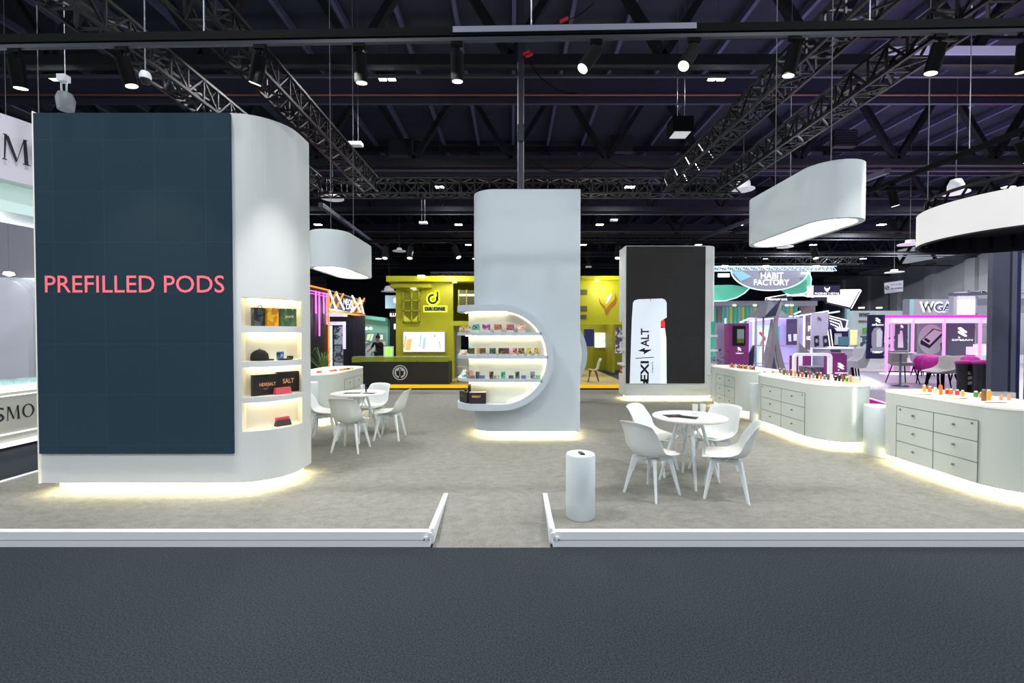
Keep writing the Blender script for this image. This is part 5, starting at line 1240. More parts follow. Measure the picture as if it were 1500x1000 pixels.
petal(R__, YH + .4, mint, 'mint_petal', R__[4:])
ptext('lettering', 'HABIT', 1112.5, 1145.5, 399.3, 408.3, YH, txw, t, .008, .08); ptext('lettering', 'FACTORY', 1102.5, 1154, 409.3, 418, YH, txw, t, .008, .08)
for q_ in ((1058, 1066, 388.5, 391, YH - .3, .2), (1118, 1126, 388.5, 391, YH - .3, .2), (1192, 1200, 388.5, 391, YH - .3, .2), (1052, 1068, 400.5, 405.5, YH, .1), (1174, 1186, 398.5, 401, YH - .3, .1)): m = MB(); pbx(m, *q_); m.build('truss_lamp', M('truss_lamp', '#e8fffa', emit=3), t)
# low canopy stand with mint fins
YL = 30
t = thing('canopy_stand', 'grey flat canopy over mint green vertical fins beneath the hanging petals', 'stand', (X(1120, YL), YL, 0))
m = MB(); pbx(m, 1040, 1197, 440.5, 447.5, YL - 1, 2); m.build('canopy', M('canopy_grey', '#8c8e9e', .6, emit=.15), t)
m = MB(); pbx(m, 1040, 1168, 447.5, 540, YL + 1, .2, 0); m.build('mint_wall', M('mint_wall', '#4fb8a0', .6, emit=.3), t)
for i in range(19):
    u = 1058 + i * 5.9; m = MB(); pbx(m, u, u + 2.4, 449, 475, YL, .2); m.build('fin', M('fin_%d' % (i % 3), ['#58b49c', '#86aeb8', '#c8c06a'][i % 3], .6, emit=.25), t)
m = MB(); pbx(m, 1051, 1057, 448, 540, YL, .2, 0); pbx(m, 1173, 1194, 448, 540, YL, .2, 0); m.build('slatted_post', M('post_brown', '#8e7a82', .6, emit=.1), t)
for u in (1076, 1106, 1153, 1160): m = MB(); pbx(m, u - 2, u + 2, 446, 448, YL - 1.1, .1); m.build('downlight', M('spot_lens'), t)
# phoenix retail sign + polygon screen
YX = 24
t = thing('hanging_sign', 'navy box sign with white bird emblem reading PHOENIX 2 RETAIL', 'sign', (X(1210, YX), YX, Z(433, YX)))
m = MB(); pbx(m, 1190.5, 1230, 418, 432.5, YX, .4); m.build('box', M('sign_navy', '#14183a', .5, emit=.1), t)
m = MB(); pbx(m, 1189, 1190.6, 418, 434, YX - .02, .42); pbx(m, 1189, 1230, 432.5, 434, YX - .02, .42); m.build('white_edge', txw, t)
ptext('lettering', 'PHOENIX 2 RETAIL', 1192.5, 1228.5, 428.3, 431.7, YX, txw, t, .005, .03)
ppoly('bird_emblem', [(1206.5, 420), (1208.5, 423), (1210.3, 422), (1212, 423), (1214, 420), (1214, 423), (1212, 426), (1210.3, 427.3), (1208.5, 426), (1206.5, 423)], YX, txw, t, .02, .01)
t = thing('polygon_screen', 'slanted glowing white polygon panel with navy outlines under the navy bird sign', 'screen', (X(1235, 25), 25, Z(452, 25)))
ppoly('navy_frame', [(1186, 436), (1192, 425), (1256, 423), (1260, 425), (1246, 452), (1242, 452.5), (1207, 444), (1207, 440), (1186, 440)], 25, M('sign_navy'), t, 0, .1)
ppoly('white_outline', [(1224, 424.3), (1257, 423.8), (1259, 426), (1245, 452), (1243.5, 452), (1257, 426), (1224, 426)], 25, txw, t, .11, .01)
ppoly('glowing_face', [(1208.5, 426), (1255, 426), (1242, 450), (1209, 442.5)], 25, M('poly_glow', '#ffffff', emit=.95), t, .12, .02)
for i in range(3): ppoly('white_line', [(1150 + i * 6, 433 - i), (1189, 427 + i * 4), (1189, 428 + i * 4), (1150 + i * 6, 434.2 - i)], 25, txw, t, .11, .01)
t = thing('navy_sign', 'navy angular sign with white outline just above the rocket display tip', 'sign', (X(1138, 28), 28, Z(440, 28)))
ppoly('board', [(1119, 436), (1155, 430), (1160, 440), (1118, 440.5)], 28, M('sign_navy'), t, 0, .1); ppoly('white_outline', [(1119, 436), (1155, 430), (1155, 431), (1120, 437), (1120, 440), (1119, 440)], 28, txw, t, .11, .01); ptext('lettering', 'Monument', 1122, 1151, 436, 440, 28, txw, t, .02, .12)
# navy and white striped stand
YZ = 23
t = thing('striped_stand', 'navy stand with white angular stripes and small lit doorway', 'stand', (X(1228, YZ), YZ, 0))
nv = M('stripe_navy', '#151a44', .5, emit=.12)
ppoly('fascia', [(1207, 461), (1238, 469), (1235, 481), (1212, 481), (1207, 476)], YZ, nv, t, 0, .15)
m = MB(); pbx(m, 1212, 1243, 480, 540, YZ + .3, .1, 0); m.build('wall_panel', nv, t)
for k in range(3):
    ppoly('white_stripe', [(1211 + k * 1, 465 + k * 4.2), (1228 - k * 2, 470 + k * 4), (1231 - k * 3, 480), (1229.6 - k * 3, 480), (1227 - k * 2, 471.2 + k * 4), (1211 + k, 466.4 + k * 4.2)], YZ, txw, t, .16, .01)
ppoly('white_outline', [(1211, 462), (1238.5, 469), (1236, 480.5), (1234.8, 480.5), (1237, 470), (1211, 463.2)], YZ, txw, t, .16, .01)
for u, w in ((1213, 1.3), (1217, 1.4)): ppoly('white_post', [(u - 2, 482), (u - 2 + w, 482), (u + w + 2, 508), (u + 2, 508)], YZ, txw, t, .02, .01)
ppoly('white_lintel', [(1218, 480), (1240, 480), (1237, 485), (1222, 485)], YZ, M('lintel_lilac', '#b8b8dc', emit=.6), t, .18, .01)
m = MB(); pbx(m, 1222, 1236, 486, 508, YZ + .2, .08); m.build('doorway', blk2, t); m = MB(); pbx(m, 1224, 1233, 488, 505, YZ + .1, .08); m.build('lit_interior', M('int_grey', '#9aa4b4', emit=.35), t)
m = MB(); pbx(m, 1230, 1244, 493, 506, YZ - .5, .1); m.build('teal_screen', M('teal_screen', '#3a6a72', emit=.45), t)
# neon lilac frame booth: slanted light bars and posts
YB = 17
lil = M('light_ice', '#bfd4ff', emit=1.5); lilw = M('light_lilac_wall', '#b9a8e8', .6, emit=.45)
t = thing('light_frame_booth', 'open booth framed by icy blue light bars with lilac wall and tall printed posters', 'stand', (X(1140, YB), YB, fz))
MB()
for a_, b_ in (((1084, 472), (1115, 459)), ((1098, 470), (1160, 463)), ((1163, 463.5), (1213, 455.5)), ((1163, 460), (1172, 456)), ((1210, 459), (1229, 456))):
    MB().bar((X(a_[0], YB), YB, Z(a_[1], YB)), (X(b_[0], YB), YB, Z(b_[1], YB)), .05).build('light_bar', lil, t)
for u, v0, v1 in ((1063, 466, 535), (1104, 465, 535), (1178.5, 461, 508), (1189.5, 463, 516)):
    m = MB(); pbx(m, u - .9, u + .9, v0, 540, YB - .05, .05, fz); m.build('light_post', lil, t)
m = MB(); pbx(m, 1096, 1188, 465, 545, YB + .8, .1, fz); m.build('lilac_wall', lilw, t)
m = MB(); pbx(m, 1110, 1132, 476, 535, YB + .6, .05); m.build('drink_poster', M('poster_ice', '#bfe4f4', emit=.5), t)
ppoly('poster_splash', [(1111, 483), (1118, 480), (1124, 492), (1127, 500), (1124, 520), (1127, 535), (1112, 535), (1112, 520), (1116, 500)], YB + .6, M('poster_white', '#f8f4f8', emit=.7), t, .01, .01)
ppoly('poster_red_figure', [(1112, 485), (1117, 488), (1121, 495), (1120, 500), (1117, 496), (1114, 508), (1113, 506), (1116, 494), (1111, 488)], YB + .6, M('poster_red', '#e03830', emit=.5), t, .03, .01)
m = MB(); pbx(m, 1138, 1142, 478, 510, YB + .6, .05); m.build('teal_poster', M('poster_teal', '#3fa49c', emit=.35), t)
m = MB(); pbx(m, 1153, 1171, 467, 505, YB + .6, .05); m.build('violet_poster', M('poster_violet', '#4c3860', emit=.2), t)
for q_ in ([(1154, 490), (1158, 489), (1159, 500), (1155, 500)], [(1162, 489), (1167, 489), (1167, 499), (1162, 499)]): ppoly('printed_device', q_, YB + .6, M('picture_pale'), t, .01, .01)
m = MB(); pbx(m, 1180, 1190, 460, 512, YB + .5, .05); m.build('brown_panel', M('panel_mauve', '#75606c', emit=.15), t)
ptext('lettering', 'F', 1183, 1187, 477, 485, YB + .4, txw, t, .05); ptext('lettering', 'NO', 1181, 1188, 492, 498, YB + .4, txw, t, .05)
t = thing('curved_partition', 'rounded lilac grey panel beside the end shelves of the far screen tower', 'wall panel', (X(1057, 14.6), 14.6, fz))
Yv = 14.6; m = MB(); pts = [(1048, 540), (1048, 473), (1053, 472.5), (1058, 474), (1061.5, 480), (1062, 508), (1062, 540)]
ppoly('panel', pts, Yv, M('panel_lilac', '#a79fc0', .6, emit=.15), t, 0, .1)
t = thing('potted_plant', 'dark leafy plant behind the counter beside the far screen tower', 'plant', (X(1055, 13.4), 13.4, fz)); bs = Vector((X(1055, 13.4), 13.4, fz))
MB().lathe([(.12, 0), (.16, .45), (.15, .46)], bs, 14).build('pot', M('pot_white', '#b8b8c0', .5), t)
m = MB()
for i in range(60):
    a = random.uniform(0, 2 * PI); rr_ = random.uniform(.03, .22); p = bs + Vector((rr_ * math.cos(a), rr_ * math.sin(a), random.uniform(.5, 1.15))); d_ = Vector((math.cos(a), math.sin(a), random.uniform(-.2, .8))).normalized() * .12; s_ = Vector((-d_.y, d_.x, 0)) * .35
    m.add([p, p + d_ * .5 + s_, p + d_, p + d_ * .5 - s_], [(0, 1, 2, 3)])
m.build('leaves', M('leaf_dark', '#3a5238', .6), t)
# purple kiosk
YK = 13.8
kp = M('kiosk_purple', '#8e3a84', .5, emit=.22, noise=.15, nscale=.8)
t = thing('info_kiosk', 'tall purple kiosk with black screen and small white emblem', 'kiosk', (X(1083, YK), YK, fz))
MB().prism(rrect(X(1068, YK), X(1098, YK), YK, YK + .35, .05), fz, Z(473.5, YK)).build('body', kp, t)
m = MB(); pbx(m, 1073.5, 1092, 477, 506.5, YK - .02, .02); m.build('screen', M('kiosk_screen', '#10100e', .3), t); m = MB(); pbx(m, 1080, 1090, 482, 496, YK - .03, .01); m.build('screen_picture', M('kiosk_pic', '#8a98a0', emit=.3), t); m = MB(); pbx(m, 1080, 1090, 496, 502, YK - .035, .01); m.build('screen_strip', M('kiosk_strip', '#6a6a20', emit=.3), t)
logo_mark(1083, 511, 5, YK, txw, t, .01); ptext('lettering', 'SIPMAN', 1077.5, 1088.5, 516.5, 518, YK, txw, t, .02, .02)
# purple arch seat / portal
YA = 11.8
t = thing('arched_portal', 'white framed purple arch with a white slanted emblem, behind the middle counter', 'portal', (X(1205, YA), YA, fz))
r2 = .12
def archpts(u0, u1, vt, z0, rr_=.12):
    x0, x1, zt__ = X(u0, YA), X(u1, YA), Z(vt, YA)
    return [(x0, z0)] + [(x0 + rr_ + rr_ * math.cos(a), zt__ - rr_ + rr_ * math.sin(a)) for a in [PI - PI / 2 * i / 6 for i in range(7)]] + [(x1 - rr_ + rr_ * math.cos(a), zt__ - rr_ + rr_ * math.sin(a)) for a in [PI / 2 - PI / 2 * i / 6 for i in range(7)]] + [(x1, z0)]
O = archpts(1164, 1220, 517, fz); I = archpts(1167, 1216, 521, fz, .06)
def arch_strip(O, I, y0, y1, mat, name):
    m = MB(); n = len(O)
    m.add([(p[0], y0, p[1]) for p in O] + [(p[0], y0, p[1]) for p in I] + [(p[0], y1, p[1]) for p in O] + [(p[0], y1, p[1]) for p in I],
          [f_ for i in range(n - 1) for f_ in ((i, i + 1, n + i + 1, n + i), (2 * n + i, 2 * n + i + 1, i + 1, i), (n + i, n + i + 1, 3 * n + i + 1, 3 * n + i))]); return m.build(name, mat, t)
arch_strip(O, I, YA, YA + .1, M('arch_white', '#f4f0f8', .4, emit=.5), 'white_frame')
m = MB(); pbx(m, 1170, 1176, 521, 560, YA + 1.3, .08, fz); m.build('rear_frame', M('arch_white'), t)
m = MB(); pbx(m, 1177, 1189, 521, 560, YA + 1.4, .08, fz); m.build('magenta_panel', kp, t); m = MB(); pbx(m, 1167, 1170, 521, 560, YA + .12, .3, fz); m.build('magenta_panel', kp, t)
x1 = X(1220, YA); zt__ = Z(517, YA); x2 = X(1244, YA); y9 = YA + .05
m = MB().prism(rrect(x1, x2, y9, y9 + .3, .03), fz, zt__ - .05); m.prism(rrect(x1, x2 - .05, y9, y9 + .3, .03), zt__ - .05, zt__); m.build('purple_side', kp, t)
logo_mark(1231.5, 536, 9, y9, txw, t, .02); ptext('lettering', 'SIPMAN', 1222.5, 1241, 545, 547, y9, txw, t, .02, .03)
t = thing('fluffy_armchair', 'grey fluffy rounded armchair seen through the purple arch', 'armchair', (X(1200, 12.4), 12.4, fz))
m = MB().prism(rrect(X(1184, 12.4), X(1216, 12.4), 12.3, 12.9, .15), fz, .8, True); o = m.build('cushioned_body', M('fluffy', '#8c8698', .95, noise=.5, nscale=12, bump=1, bscale=30), t, bevel=.08)
# rocket display
YR_ = 15.0
t = thing('rocket_display', 'tall grey rocket shaped display frame with cone top and curved legs', 'rocket display', (X(1141, YR_), YR_, fz))
gm = M('rocket_grey', '#8e8c9a', .5, emit=.08); gd = M('rocket_navy', '#2c3050', .5); gt = M('rocket_taupe', '#97919a', .5, emit=.08)
ax = X(1139.5, YR_); za = Z(436, YR_); zb2 = Z(464, YR_); rr_ = X(1171, YR_) - ax
def hexp(r, z, a0=.35, n=5): return [(ax + r * math.cos(a0 + 2 * PI * i / n), YR_ + .55 + r * .8 * math.sin(a0 + 2 * PI * i / n), z) for i in range(n)]
hp = hexp(rr_, zb2); m = MB()
for i in range(5): m.add([hp[i], hp[(i + 1) % 5], (ax, YR_ + .55, za)], [(0, 1, 2)])
m.add(hp, [tuple(range(5))]); m.build('cone_top', M('cone_slate', '#565664', .5), t)
ppoly('cone_dark_side', [(1139, 437), (1113.5, 465), (1130, 463)], YR_, gd, t, .2, .02)
ppoly('front_leg', [(1133, 444), (1141, 443), (1135, 470), (1134.5, 488), (1138, 508), (1143, 528), (1149, 548), (1152, 570), (1144, 570), (1139, 545), (1134, 522), (1131.5, 503), (1129.5, 520), (1125, 545), (1122, 570), (1113, 570), (1117, 545), (1123, 520), (1128, 495), (1130, 470)], YR_, gt, t, .1, .08)
ppoly('front_panel', [(1131.5, 503), (1129, 520), (1122, 570), (1143, 570), (1134, 522)], YR_, M('rocket_slate', '#6c7388', .5), t, .0, .02)
ppoly('dark_fin', [(1107, 505), (1096, 522), (1086, 537), (1086, 545), (1102, 545), (1106, 530)], YR_, gd, t, -.1, .04); ppoly('dark_fin', [(1173, 502), (1190, 518), (1190, 525), (1173, 520)], YR_, gm, t, -.1, .04)
for u in (1109.5, 1140, 1161, 1172):
    MB().cone((X(u, YR_), YR_ + (.1 if u in (1109.5, 1172) else .9), fz), (X(u, YR_), YR_ + (.1 if u in (1109.5, 1172) else .9), zb2), .035, .035, 8).build('post', M('post_pale', '#b8b4c0', .4, emit=.1), t)
ppoly('curved_rib', [(1149, 466), (1145, 490), (1139, 520), (1137, 560), (1161, 560), (1156, 520), (1152, 490), (1151, 466)], YR_, M('rib_pale', '#a8a6b2', .5, emit=.1), t, -.8, .05)
ppoly('slanting_leg', [(1104, 510), (1107, 505), (1109, 520), (1107, 560), (1103, 560)], YR_, M('rib_pale'), t, -.2, .05)
for v in (506, 532.5): MB().bar((X(1109, YR_), YR_ + .15, Z(v, YR_)), (X(1172, YR_), YR_ + .15, Z(v, YR_)), .03).build('cross_bar', M('post_pale'), t)
# tall grey banner with devices
t = banner('hanging_banner', 'pale lilac banner with two dark vaping device pictures beside the striped navy stand', 1187, 1212.5, 458, 509, 15.8, M('banner_lilac', '#b3abc6', .6, emit=.25), 1)
logo_mark(1199, 467, 6, 15.8, M('logo_grey_t', '#6a6878', .5), t, .04)
for u0 in (1191, 1204): 
    ppoly('device_picture', [(u0, 492), (u0 + 7, 491), (u0 + 7.5, 506), (u0 + 1, 508)], 15.8, M('device_navy', '#26264a', .5), t, .05, .01); ppoly('device_highlight', circ(u0 + 3.6, 499, 2, 3, n=8), 15.8, pic, t, .06, .01)
# grey counter with white top & curved sofa
t = thing('curved_counter', 'pale grey curved counter with white top before the striped navy stand', 'counter', (X(1225, 18), 18, fz))
m = MB().prism(rrect(X(1195, 18), X(1258, 18), 18, 19.2, .5), fz, Z(511, 18), True); m.build('body', M('counter_lilac', '#a9a8b6', .5), t); MB().prism(rrect(X(1193, 18), X(1259, 18), 17.95, 19.25, .5), Z(511, 18), Z(508.5, 18), True).build('top', M('top_lilac', '#e4e2ec', .4, emit=.3), t)
m = MB(); pbx(m, 1218, 1232, 512, 520, 17.97, .03); m.build('printed_panel', M('picture_dark'), t)
t = thing('lounge_chair', 'pale high backed lounge chair beside the curved grey counter', 'chair', (X(1250, 15.5), 15.5, fz)); Yc = 15.5
ppoly('shell', [(1240, 528), (1248, 522), (1252, 510), (1256, 507), (1259, 508), (1258, 524), (1253, 537), (1242, 538)], Yc, M('lounge_pale', '#b6b2bc', .8), t, 0, .5)
for u in (1244, 1250, 1254): MB().bar((X(u, Yc), Yc - .1, Z(537, Yc)), (X(u + 3, Yc), Yc - .1, fz), .03).build('leg', blk, t)
t = thing('easel_stand', 'thin black leaning sign stand beside the purple arch', 'stand', (X(1250, 12.2), 12.2, fz))
MB().bar((X(1249, 12.2), 12.2, Z(538, 12.2)), (X(1255, 12.2), 12.2, fz), .05, .03).build('black_leg', blk, t); m = MB(); pbx(m, 1245, 1250, 541, 556, 12.3, .03); m.build('panel', M('pic_panel', '#c8c8d4', .5), t); MB().bar((X(1247, 12.3), 12.32, Z(556, 12.3)), (X(1247, 12.3), 12.32, fz), .03).build('rear_leg', blk, t)

# bar stool + high table
YS_ = 13.6
t = thing('bar_table', 'slim grey post table with round navy base near the pink posts', 'table', (X(1319.5, YS_), YS_, fz))
bx_ = X(1319.5, YS_); MB().lathe([(.22, 0), (.22, .02), (.03, .05)], (bx_, YS_, fz), 24).build('base', M('base_navy', '#2c3358', .4), t); MB().cone((bx_, YS_, fz + .03), (bx_, YS_, Z(518, YS_)), .03, .03, 12).build('pole', M('pole_grey', '#6a6f82', .4), t); MB().lathe([(.3, 0), (.3, .03)], (bx_, YS_, Z(518, YS_)), 24).build('tabletop', M('top_taupe', '#8d8788', .5), t)
YS2 = 14.3
t = thing('bar_chair', 'taupe bar chair with thin black legs behind the slim post table', 'chair', (X(1323, YS2), YS2, fz)); c_ = X(1323, YS2)
zs_ = Z(533, YS2); MB().prism(rrect(c_ - .26, c_ + .26, YS2 - .2, YS2 + .25, .12), zs_ - .05, zs_ + .05, True).build('seat', M('taupe', '#8f8a8c', .8), t)
MB().prism(rrect(c_ - .29, c_ + .29, YS2 + .12, YS2 + .28, .08), zs_, Z(514, YS2), True).build('backrest', M('taupe'), t)
for i in (-1, 1):
    for j in (-1, 1): MB().cone((c_ + i * .2, YS2 + j * .16, zs_ - .04), (c_ + i * .33, YS2 + j * .26, fz), .018, .014, 8).build('leg', blk, t)
MB().tube([(c_ - .27, YS2 - .21, .5), (c_ + .27, YS2 - .21, .5), (c_ + .27, YS2 + .21, .5), (c_ - .27, YS2 + .21, .5), (c_ - .27, YS2 - .21, .5)], .012).build('foot_ring', blk, t)
# grey & pink arm chair
YP_ = 12.5
def armchair(u, Y, label, flip=1, s=1.0, shell='#b9b4b6', rot=0):
    x = X(u, Y); t = thing('lounge_chair', label, 'chair', (x, Y, fz)); sh = M('shell_' + shell[1:], shell, .8); N = 10
    st = [(.34, .47, .28, 0, 0), (.2, .5, .3, 0, .0), (0, .47, .31, 0, .08), (-.2, .47, .31, .02, .2), (-.3, .56, .31, .12, .28), (-.34, .7, .3, .16, .2), (-.37, .84, .27, .1, .06), (-.38, .9, .22, .04, 0)]
    vs = []
    for (a, z, w, ex, ez) in st:
        for k in range(N + 1):
            q_ = -1 + 2 * k / N; e_ = abs(q_) ** 2.4; vs.append((x + flip * -(a + ex * e_) * s * -1, Y + w * q_ * s, fz + (z + ez * e_) * s))
    fs = [(i * (N + 1) + k, i * (N + 1) + k + 1, (i + 1) * (N + 1) + k + 1, (i + 1) * (N + 1) + k) for i in range(len(st) - 1) for k in range(N)]
    o = MB().add(vs, fs, True).build('shell', sh, t); so = o.modifiers.new('t', 'SOLIDIFY'); so.thickness = .05; so = o.modifiers.new('s', 'SUBSURF'); so.levels = 1
    MB().prism(rrect(x - .26 * s, x + .3 * s, Y - .22 * s, Y + .22 * s, .08), fz + .46 * s, fz + .54 * s, True).build('seat_cushion', M('seat_beige', '#b8aca8', .8), t)
    for i in (-1, 1):
        for j in (-1, 1): MB().cone((x + i * .17 * s, Y + j * .16 * s, fz + .45 * s), (x + i * .26 * s, Y + j * .24 * s, fz), .03 * s, .016 * s, 8).build('leg', blk, t)
armchair(1382, YP_, 'pale lounge chair with dark legs in front of the magenta rounded seats', -1, 1.08)
armchair(1352, 17, 'distant pale lounge chair near the phone poster', 1, .95, '#aaa6b0')
mg = M('velvet_magenta', '#b0128c', .7, noise=.25, nscale=6, emit=.06)
def pod(u, Y, vt, r, label):
    x = X(u, Y); zt__ = Z(vt, Y); t = thing('magenta_pouf_chair', label, 'chair', (x, Y, fz))
    h = zt__ - fz; m = MB(); pr = [(.0, .42), (.55, .43), (.9, .5), (1.0, .65), (.96, .82), (.8, .94), (.45, 1.0), (0, 1.0)]
    m.lathe([(max(r * a, 0.0), b * h) for a, b in pr], (x, Y, fz), 28); m.build('cushion', mg, t)
    for i in range(4): a = PI / 4 + PI / 2 * i; MB().cone((x + r * .6 * math.cos(a), Y + r * .6 * math.sin(a), fz + .45 * h), (x + r * .75 * math.cos(a), Y + r * .75 * math.sin(a), fz), .025, .015, 8).build('leg', blk, t)
pod(1360, 14.2, 519.0, .36, 'magenta rounded seat behind the pale lounge chair, farther one'); pod(1375, 13.3, 521, .38, 'magenta rounded seat just behind the pale lounge chair')
pod(1413, 14.5, 520.5, .42, 'magenta rounded seat behind the black tables, farther one')
# black tables with magenta cloth tops
for k, (u0, u1, Y) in enumerate(((1404, 1427, 11.7), (1430, 1454, 11.2))):
    xa, xb = X(u0, Y), X(u1, Y); xc = (xa + xb) / 2; t = thing('black_side_table', 'black waisted table with lattice side window and magenta top, ' + ('beside the lounge chair' if k == 0 else 'against the dark wall panel'), 'table', (xc, Y, fz)); h = Z(530, Y) - fz; r = (xb - xa) / 2
    MB().lathe([(r * .85, 0), (r * .8, h * .5), (r * .98, h * .9), (r, h * .96)], (xc, Y, fz), 20, False).build('body', M('table_black', '#15121a', .4), t)
    MB().lathe([(r * 1.02, 0), (r * 1.1, .02), (r * .9, .07), (0, .1)], (xc, Y, fz + h * .95), 24).build('magenta_top', mg, t)
    m = MB()
    for i in range(3): z_ = fz + h * (.32 + .15 * i); m.add([(xc - r * .55, Y - r * .82, z_), (xc - r * .05, Y - r * .84, z_ + .02), (xc - r * .05, Y - r * .84, z_ + h * .11), (xc - r * .55, Y - r * .82, z_ + h * .1)], [(0, 1, 2, 3)])
    m.build('lattice_window', M('lattice_beige', '#a4928a', .6, emit=.1), t)
# dark panel wall at the frame edge
t = thing('panel_wall', 'tall grey and navy stand wall at the frame edge below the glowing ring', 'wall panel', (X(1490, 9), 9, 0))
m = MB(); pbx(m, 1453, 1477.5, 348, 600, 9, .1, 0); m.build('grey_panel', M('wall_slate', '#585a72', .6, noise=.08, nscale=60), t)
MB().box(X(1477.5, 9), X(1477.5, 9) + .35, 9.1, 9.2, 0, Z(342, 9)).box(X(1477.5, 9) + .55, 13, 9.1, 9.2, 0, Z(342, 9)).build('navy_panel', M('wall_navy', '#1c2a5c', .5), t)
MB().box(X(1477.5, 9) + .1, X(1477.5, 9) + .2, 9.04, 9.1, 0, Z(342, 9)).build('rib', M('rib_slate', '#6a6f86', .5), t)
t = thing('wire_rack', 'white wire rack with small white goods near the dark panel wall', 'rack', (X(1440, 18), 18, fz))
m = MB(); 
for u in (1429, 1446, 1453): pbx(m, u, u + .7, 475, 540, 18.4, .03, fz)
for v in (478, 503): pbx(m, 1429, 1455, v, v + .8, 18.4, .03)
m.build('wires', M('wire_white', '#d8d8e0', .4), t); m = MB(); pbx(m, 1430, 1455, 508, 520, 18.2, .4); pbx(m, 1433, 1445, 504, 508, 18.2, .2); m.build('white_bin', M('arch_white'), t)

# ---------------- ceiling fittings ----------------
def highbay(x, y, z, label, s=1.0, light=0):
    t = thing('hall_light', label, 'hall light', (x, y, z), 'paired LED lights under the hall roof')
    s = .8
    MB().box(x - .34 * s, x + .34 * s, y - .2 * s, y + .2 * s, z + .03, z + .1).build('housing', blk, t)
    MB().box(x - .3 * s, x - .04 * s, y - .17 * s, y + .17 * s, z, z + .03).box(x + .04 * s, x + .3 * s, y - .17 * s, y + .17 * s, z, z + .03).build('led_panel', M('bay_led', '#f8ffee', emit=14, ecol='#f8fff0'), t)
    MB().cone((x, y, z + .1), (x, y, 12.6), .006, .006, 6).build('hanging_wire', M('wire_grey'), t)
    if light: l = lamp('hall_lamp', 'AREA', (x, y, z - .02), light, (.97, .99, 1.0), .42, (x, y, 0), sy=.24); l.parent = None
k = 0
LB = 1
for j, y in enumerate((-12, -4.5, 3.2, 13.3, 23.1, 31.0, 38, 45)):
    for i, x in enumerate((-13.5, -3.72, 6.1, 15.9, 25.7, 35.5)):  # outermost column added to brighten the dark side wall
        vis = y > 10
        z = 9.3 if vis else 8.75
        if vis: highbay(x, y, z, 'paired white LED light, ' + ORD[i] + ' across in row ' + ORD[j - 3] + ' under the hall roof', 1, LB and (400 if y < 25 else 1000 if x > 20 and y < 40 else 0) )
        elif x < 20: highbay(x, y, z, 'unseen paired white LED light near the camera, ' + ORD[i] + ' across in ' + ORD[j] + ' overhead row', 1, 330)  # rows out of view, put in for the light they throw forward
def disc(u, v, Y, r, label, dome=False):
    p = W(u, v, Y=Y); t = thing('ceiling_reflector', label, 'reflector', p, 'white round reflectors under the roof')
    w_ = M('reflector_white', '#d8dae0', .5, emit=.3)
    MB().lathe([(r, 0), (r * .98, .03), (r * .3, .06)], p, 28).build('disc', w_, t)
    if dome: MB().lathe([(r * .62, .04), (r * .6, .25), (r * .4, .42), (0, .46)], p, 20).build('dome', w_, t)
    else: MB().lathe([(r * .4, .05), (r * .36, .22), (0, .24)], p, 20).build('hub', w_, t)
    MB().cone(p + Vector((0, 0, .2)), (p.x, p.y, 12.6), .012, .012, 6).build('rod', M('wire_grey'), t)
disc(487, 291, 17, .42, 'white round reflector in the roof beside the rounded edge of the screen tower', False)
disc(1089, 278, 17, .4, 'white domed reflector above the near end of the larger hanging lamp', True)
disc(585, 368, 30, .45, 'small white reflector above the yellow green stand', False); disc(1150, 362, 24, .4, 'small white reflector just under the larger hanging lamp', False)
disc(1400, 283, 14, .34, 'white reflector glimpsed over the glowing ring', True); disc(1333, 358, 22, .5, 'white reflector beside the edge of the glowing ring', False); disc(1310, 399, 34, .6, 'grey white reflector above the no smoking sign', False)
disc(1218, 299, 20, .25, 'tiny white reflector far beyond the larger hanging lamp', False); disc(570, 427, 34, .6, 'distant white reflector beside the pale blue hanging sign', True)
def wifi(u, v, Y, label):
    p = W(u, v, Y=Y); t = thing('ceiling_box', label, 'ceiling box', p, 'small white boxes hung from the roof'); MB().box(p.x - .22, p.x + .22, p.y - .12, p.y + .12, p.z, p.z + .12).build('case', M('case_white', '#c8cad0', .5, emit=.15), t, bevel=.02)
    for d_ in (-.08, .08): MB().cone((p.x + d_, p.y, p.z + .12), (p.x + d_, p.y, 12.6), .008, .008, 6).build('wire', M('wire_grey'), t)
wifi(521, 214, 14.5, 'small white box hung on wires beyond the screen tower edge'); wifi(620, 328, 24, 'small white box hung far above the yellow green stand'); wifi(899, 324, 26, 'small white box hung beside the central pillar top'); wifi(862, 392, 34, 'tiny white box above the flame emblem wall')
p = W(997, 196, Y=12.3); t = thing('ceiling_projector', 'black ceiling unit with pale square underside over the far screen tower', 'projector', p)
MB().box(p.x - .28, p.x + .28, 12.1, 12.6, p.z, p.z + .4).build('casing', blk, t); MB().box(p.x - .22, p.x + .22, 12.15, 12.55, p.z - .02, p.z).build('pale_panel', M('panel_lit', '#e0e2e8', emit=.5), t)
for d_ in (-.1, .1): MB().cone((p.x + d_, 12.3, p.z + .4), (p.x + d_, 12.3, 12.6), .01, .01, 6).build('rod', M('wire_grey'), t)
p = W(213, 116, Y=6.2); t = thing('security_camera', 'white dome security camera hanging above the big dark screen', 'camera', p)
MB().lathe([(.0, -.08), (.05, -.06), (.065, 0)], p, 16).build('lens_dome', black, t); MB().lathe([(.068, 0), (.072, .05), (.05, .1), (.0, .11)], p, 16).build('housing', M('camera_white', '#c8ccd0', .4, emit=.1), t); MB().cone(p + Vector((0, 0, .1)), (p.x, p.y, 12.6), .01, .01, 6).build('rod', M('wire_grey'), t)
p = W(96, 150, Y=7); t = thing('chain_hoist', 'chain hoist with silver bag above the corner of the big dark screen', 'hoist', p)
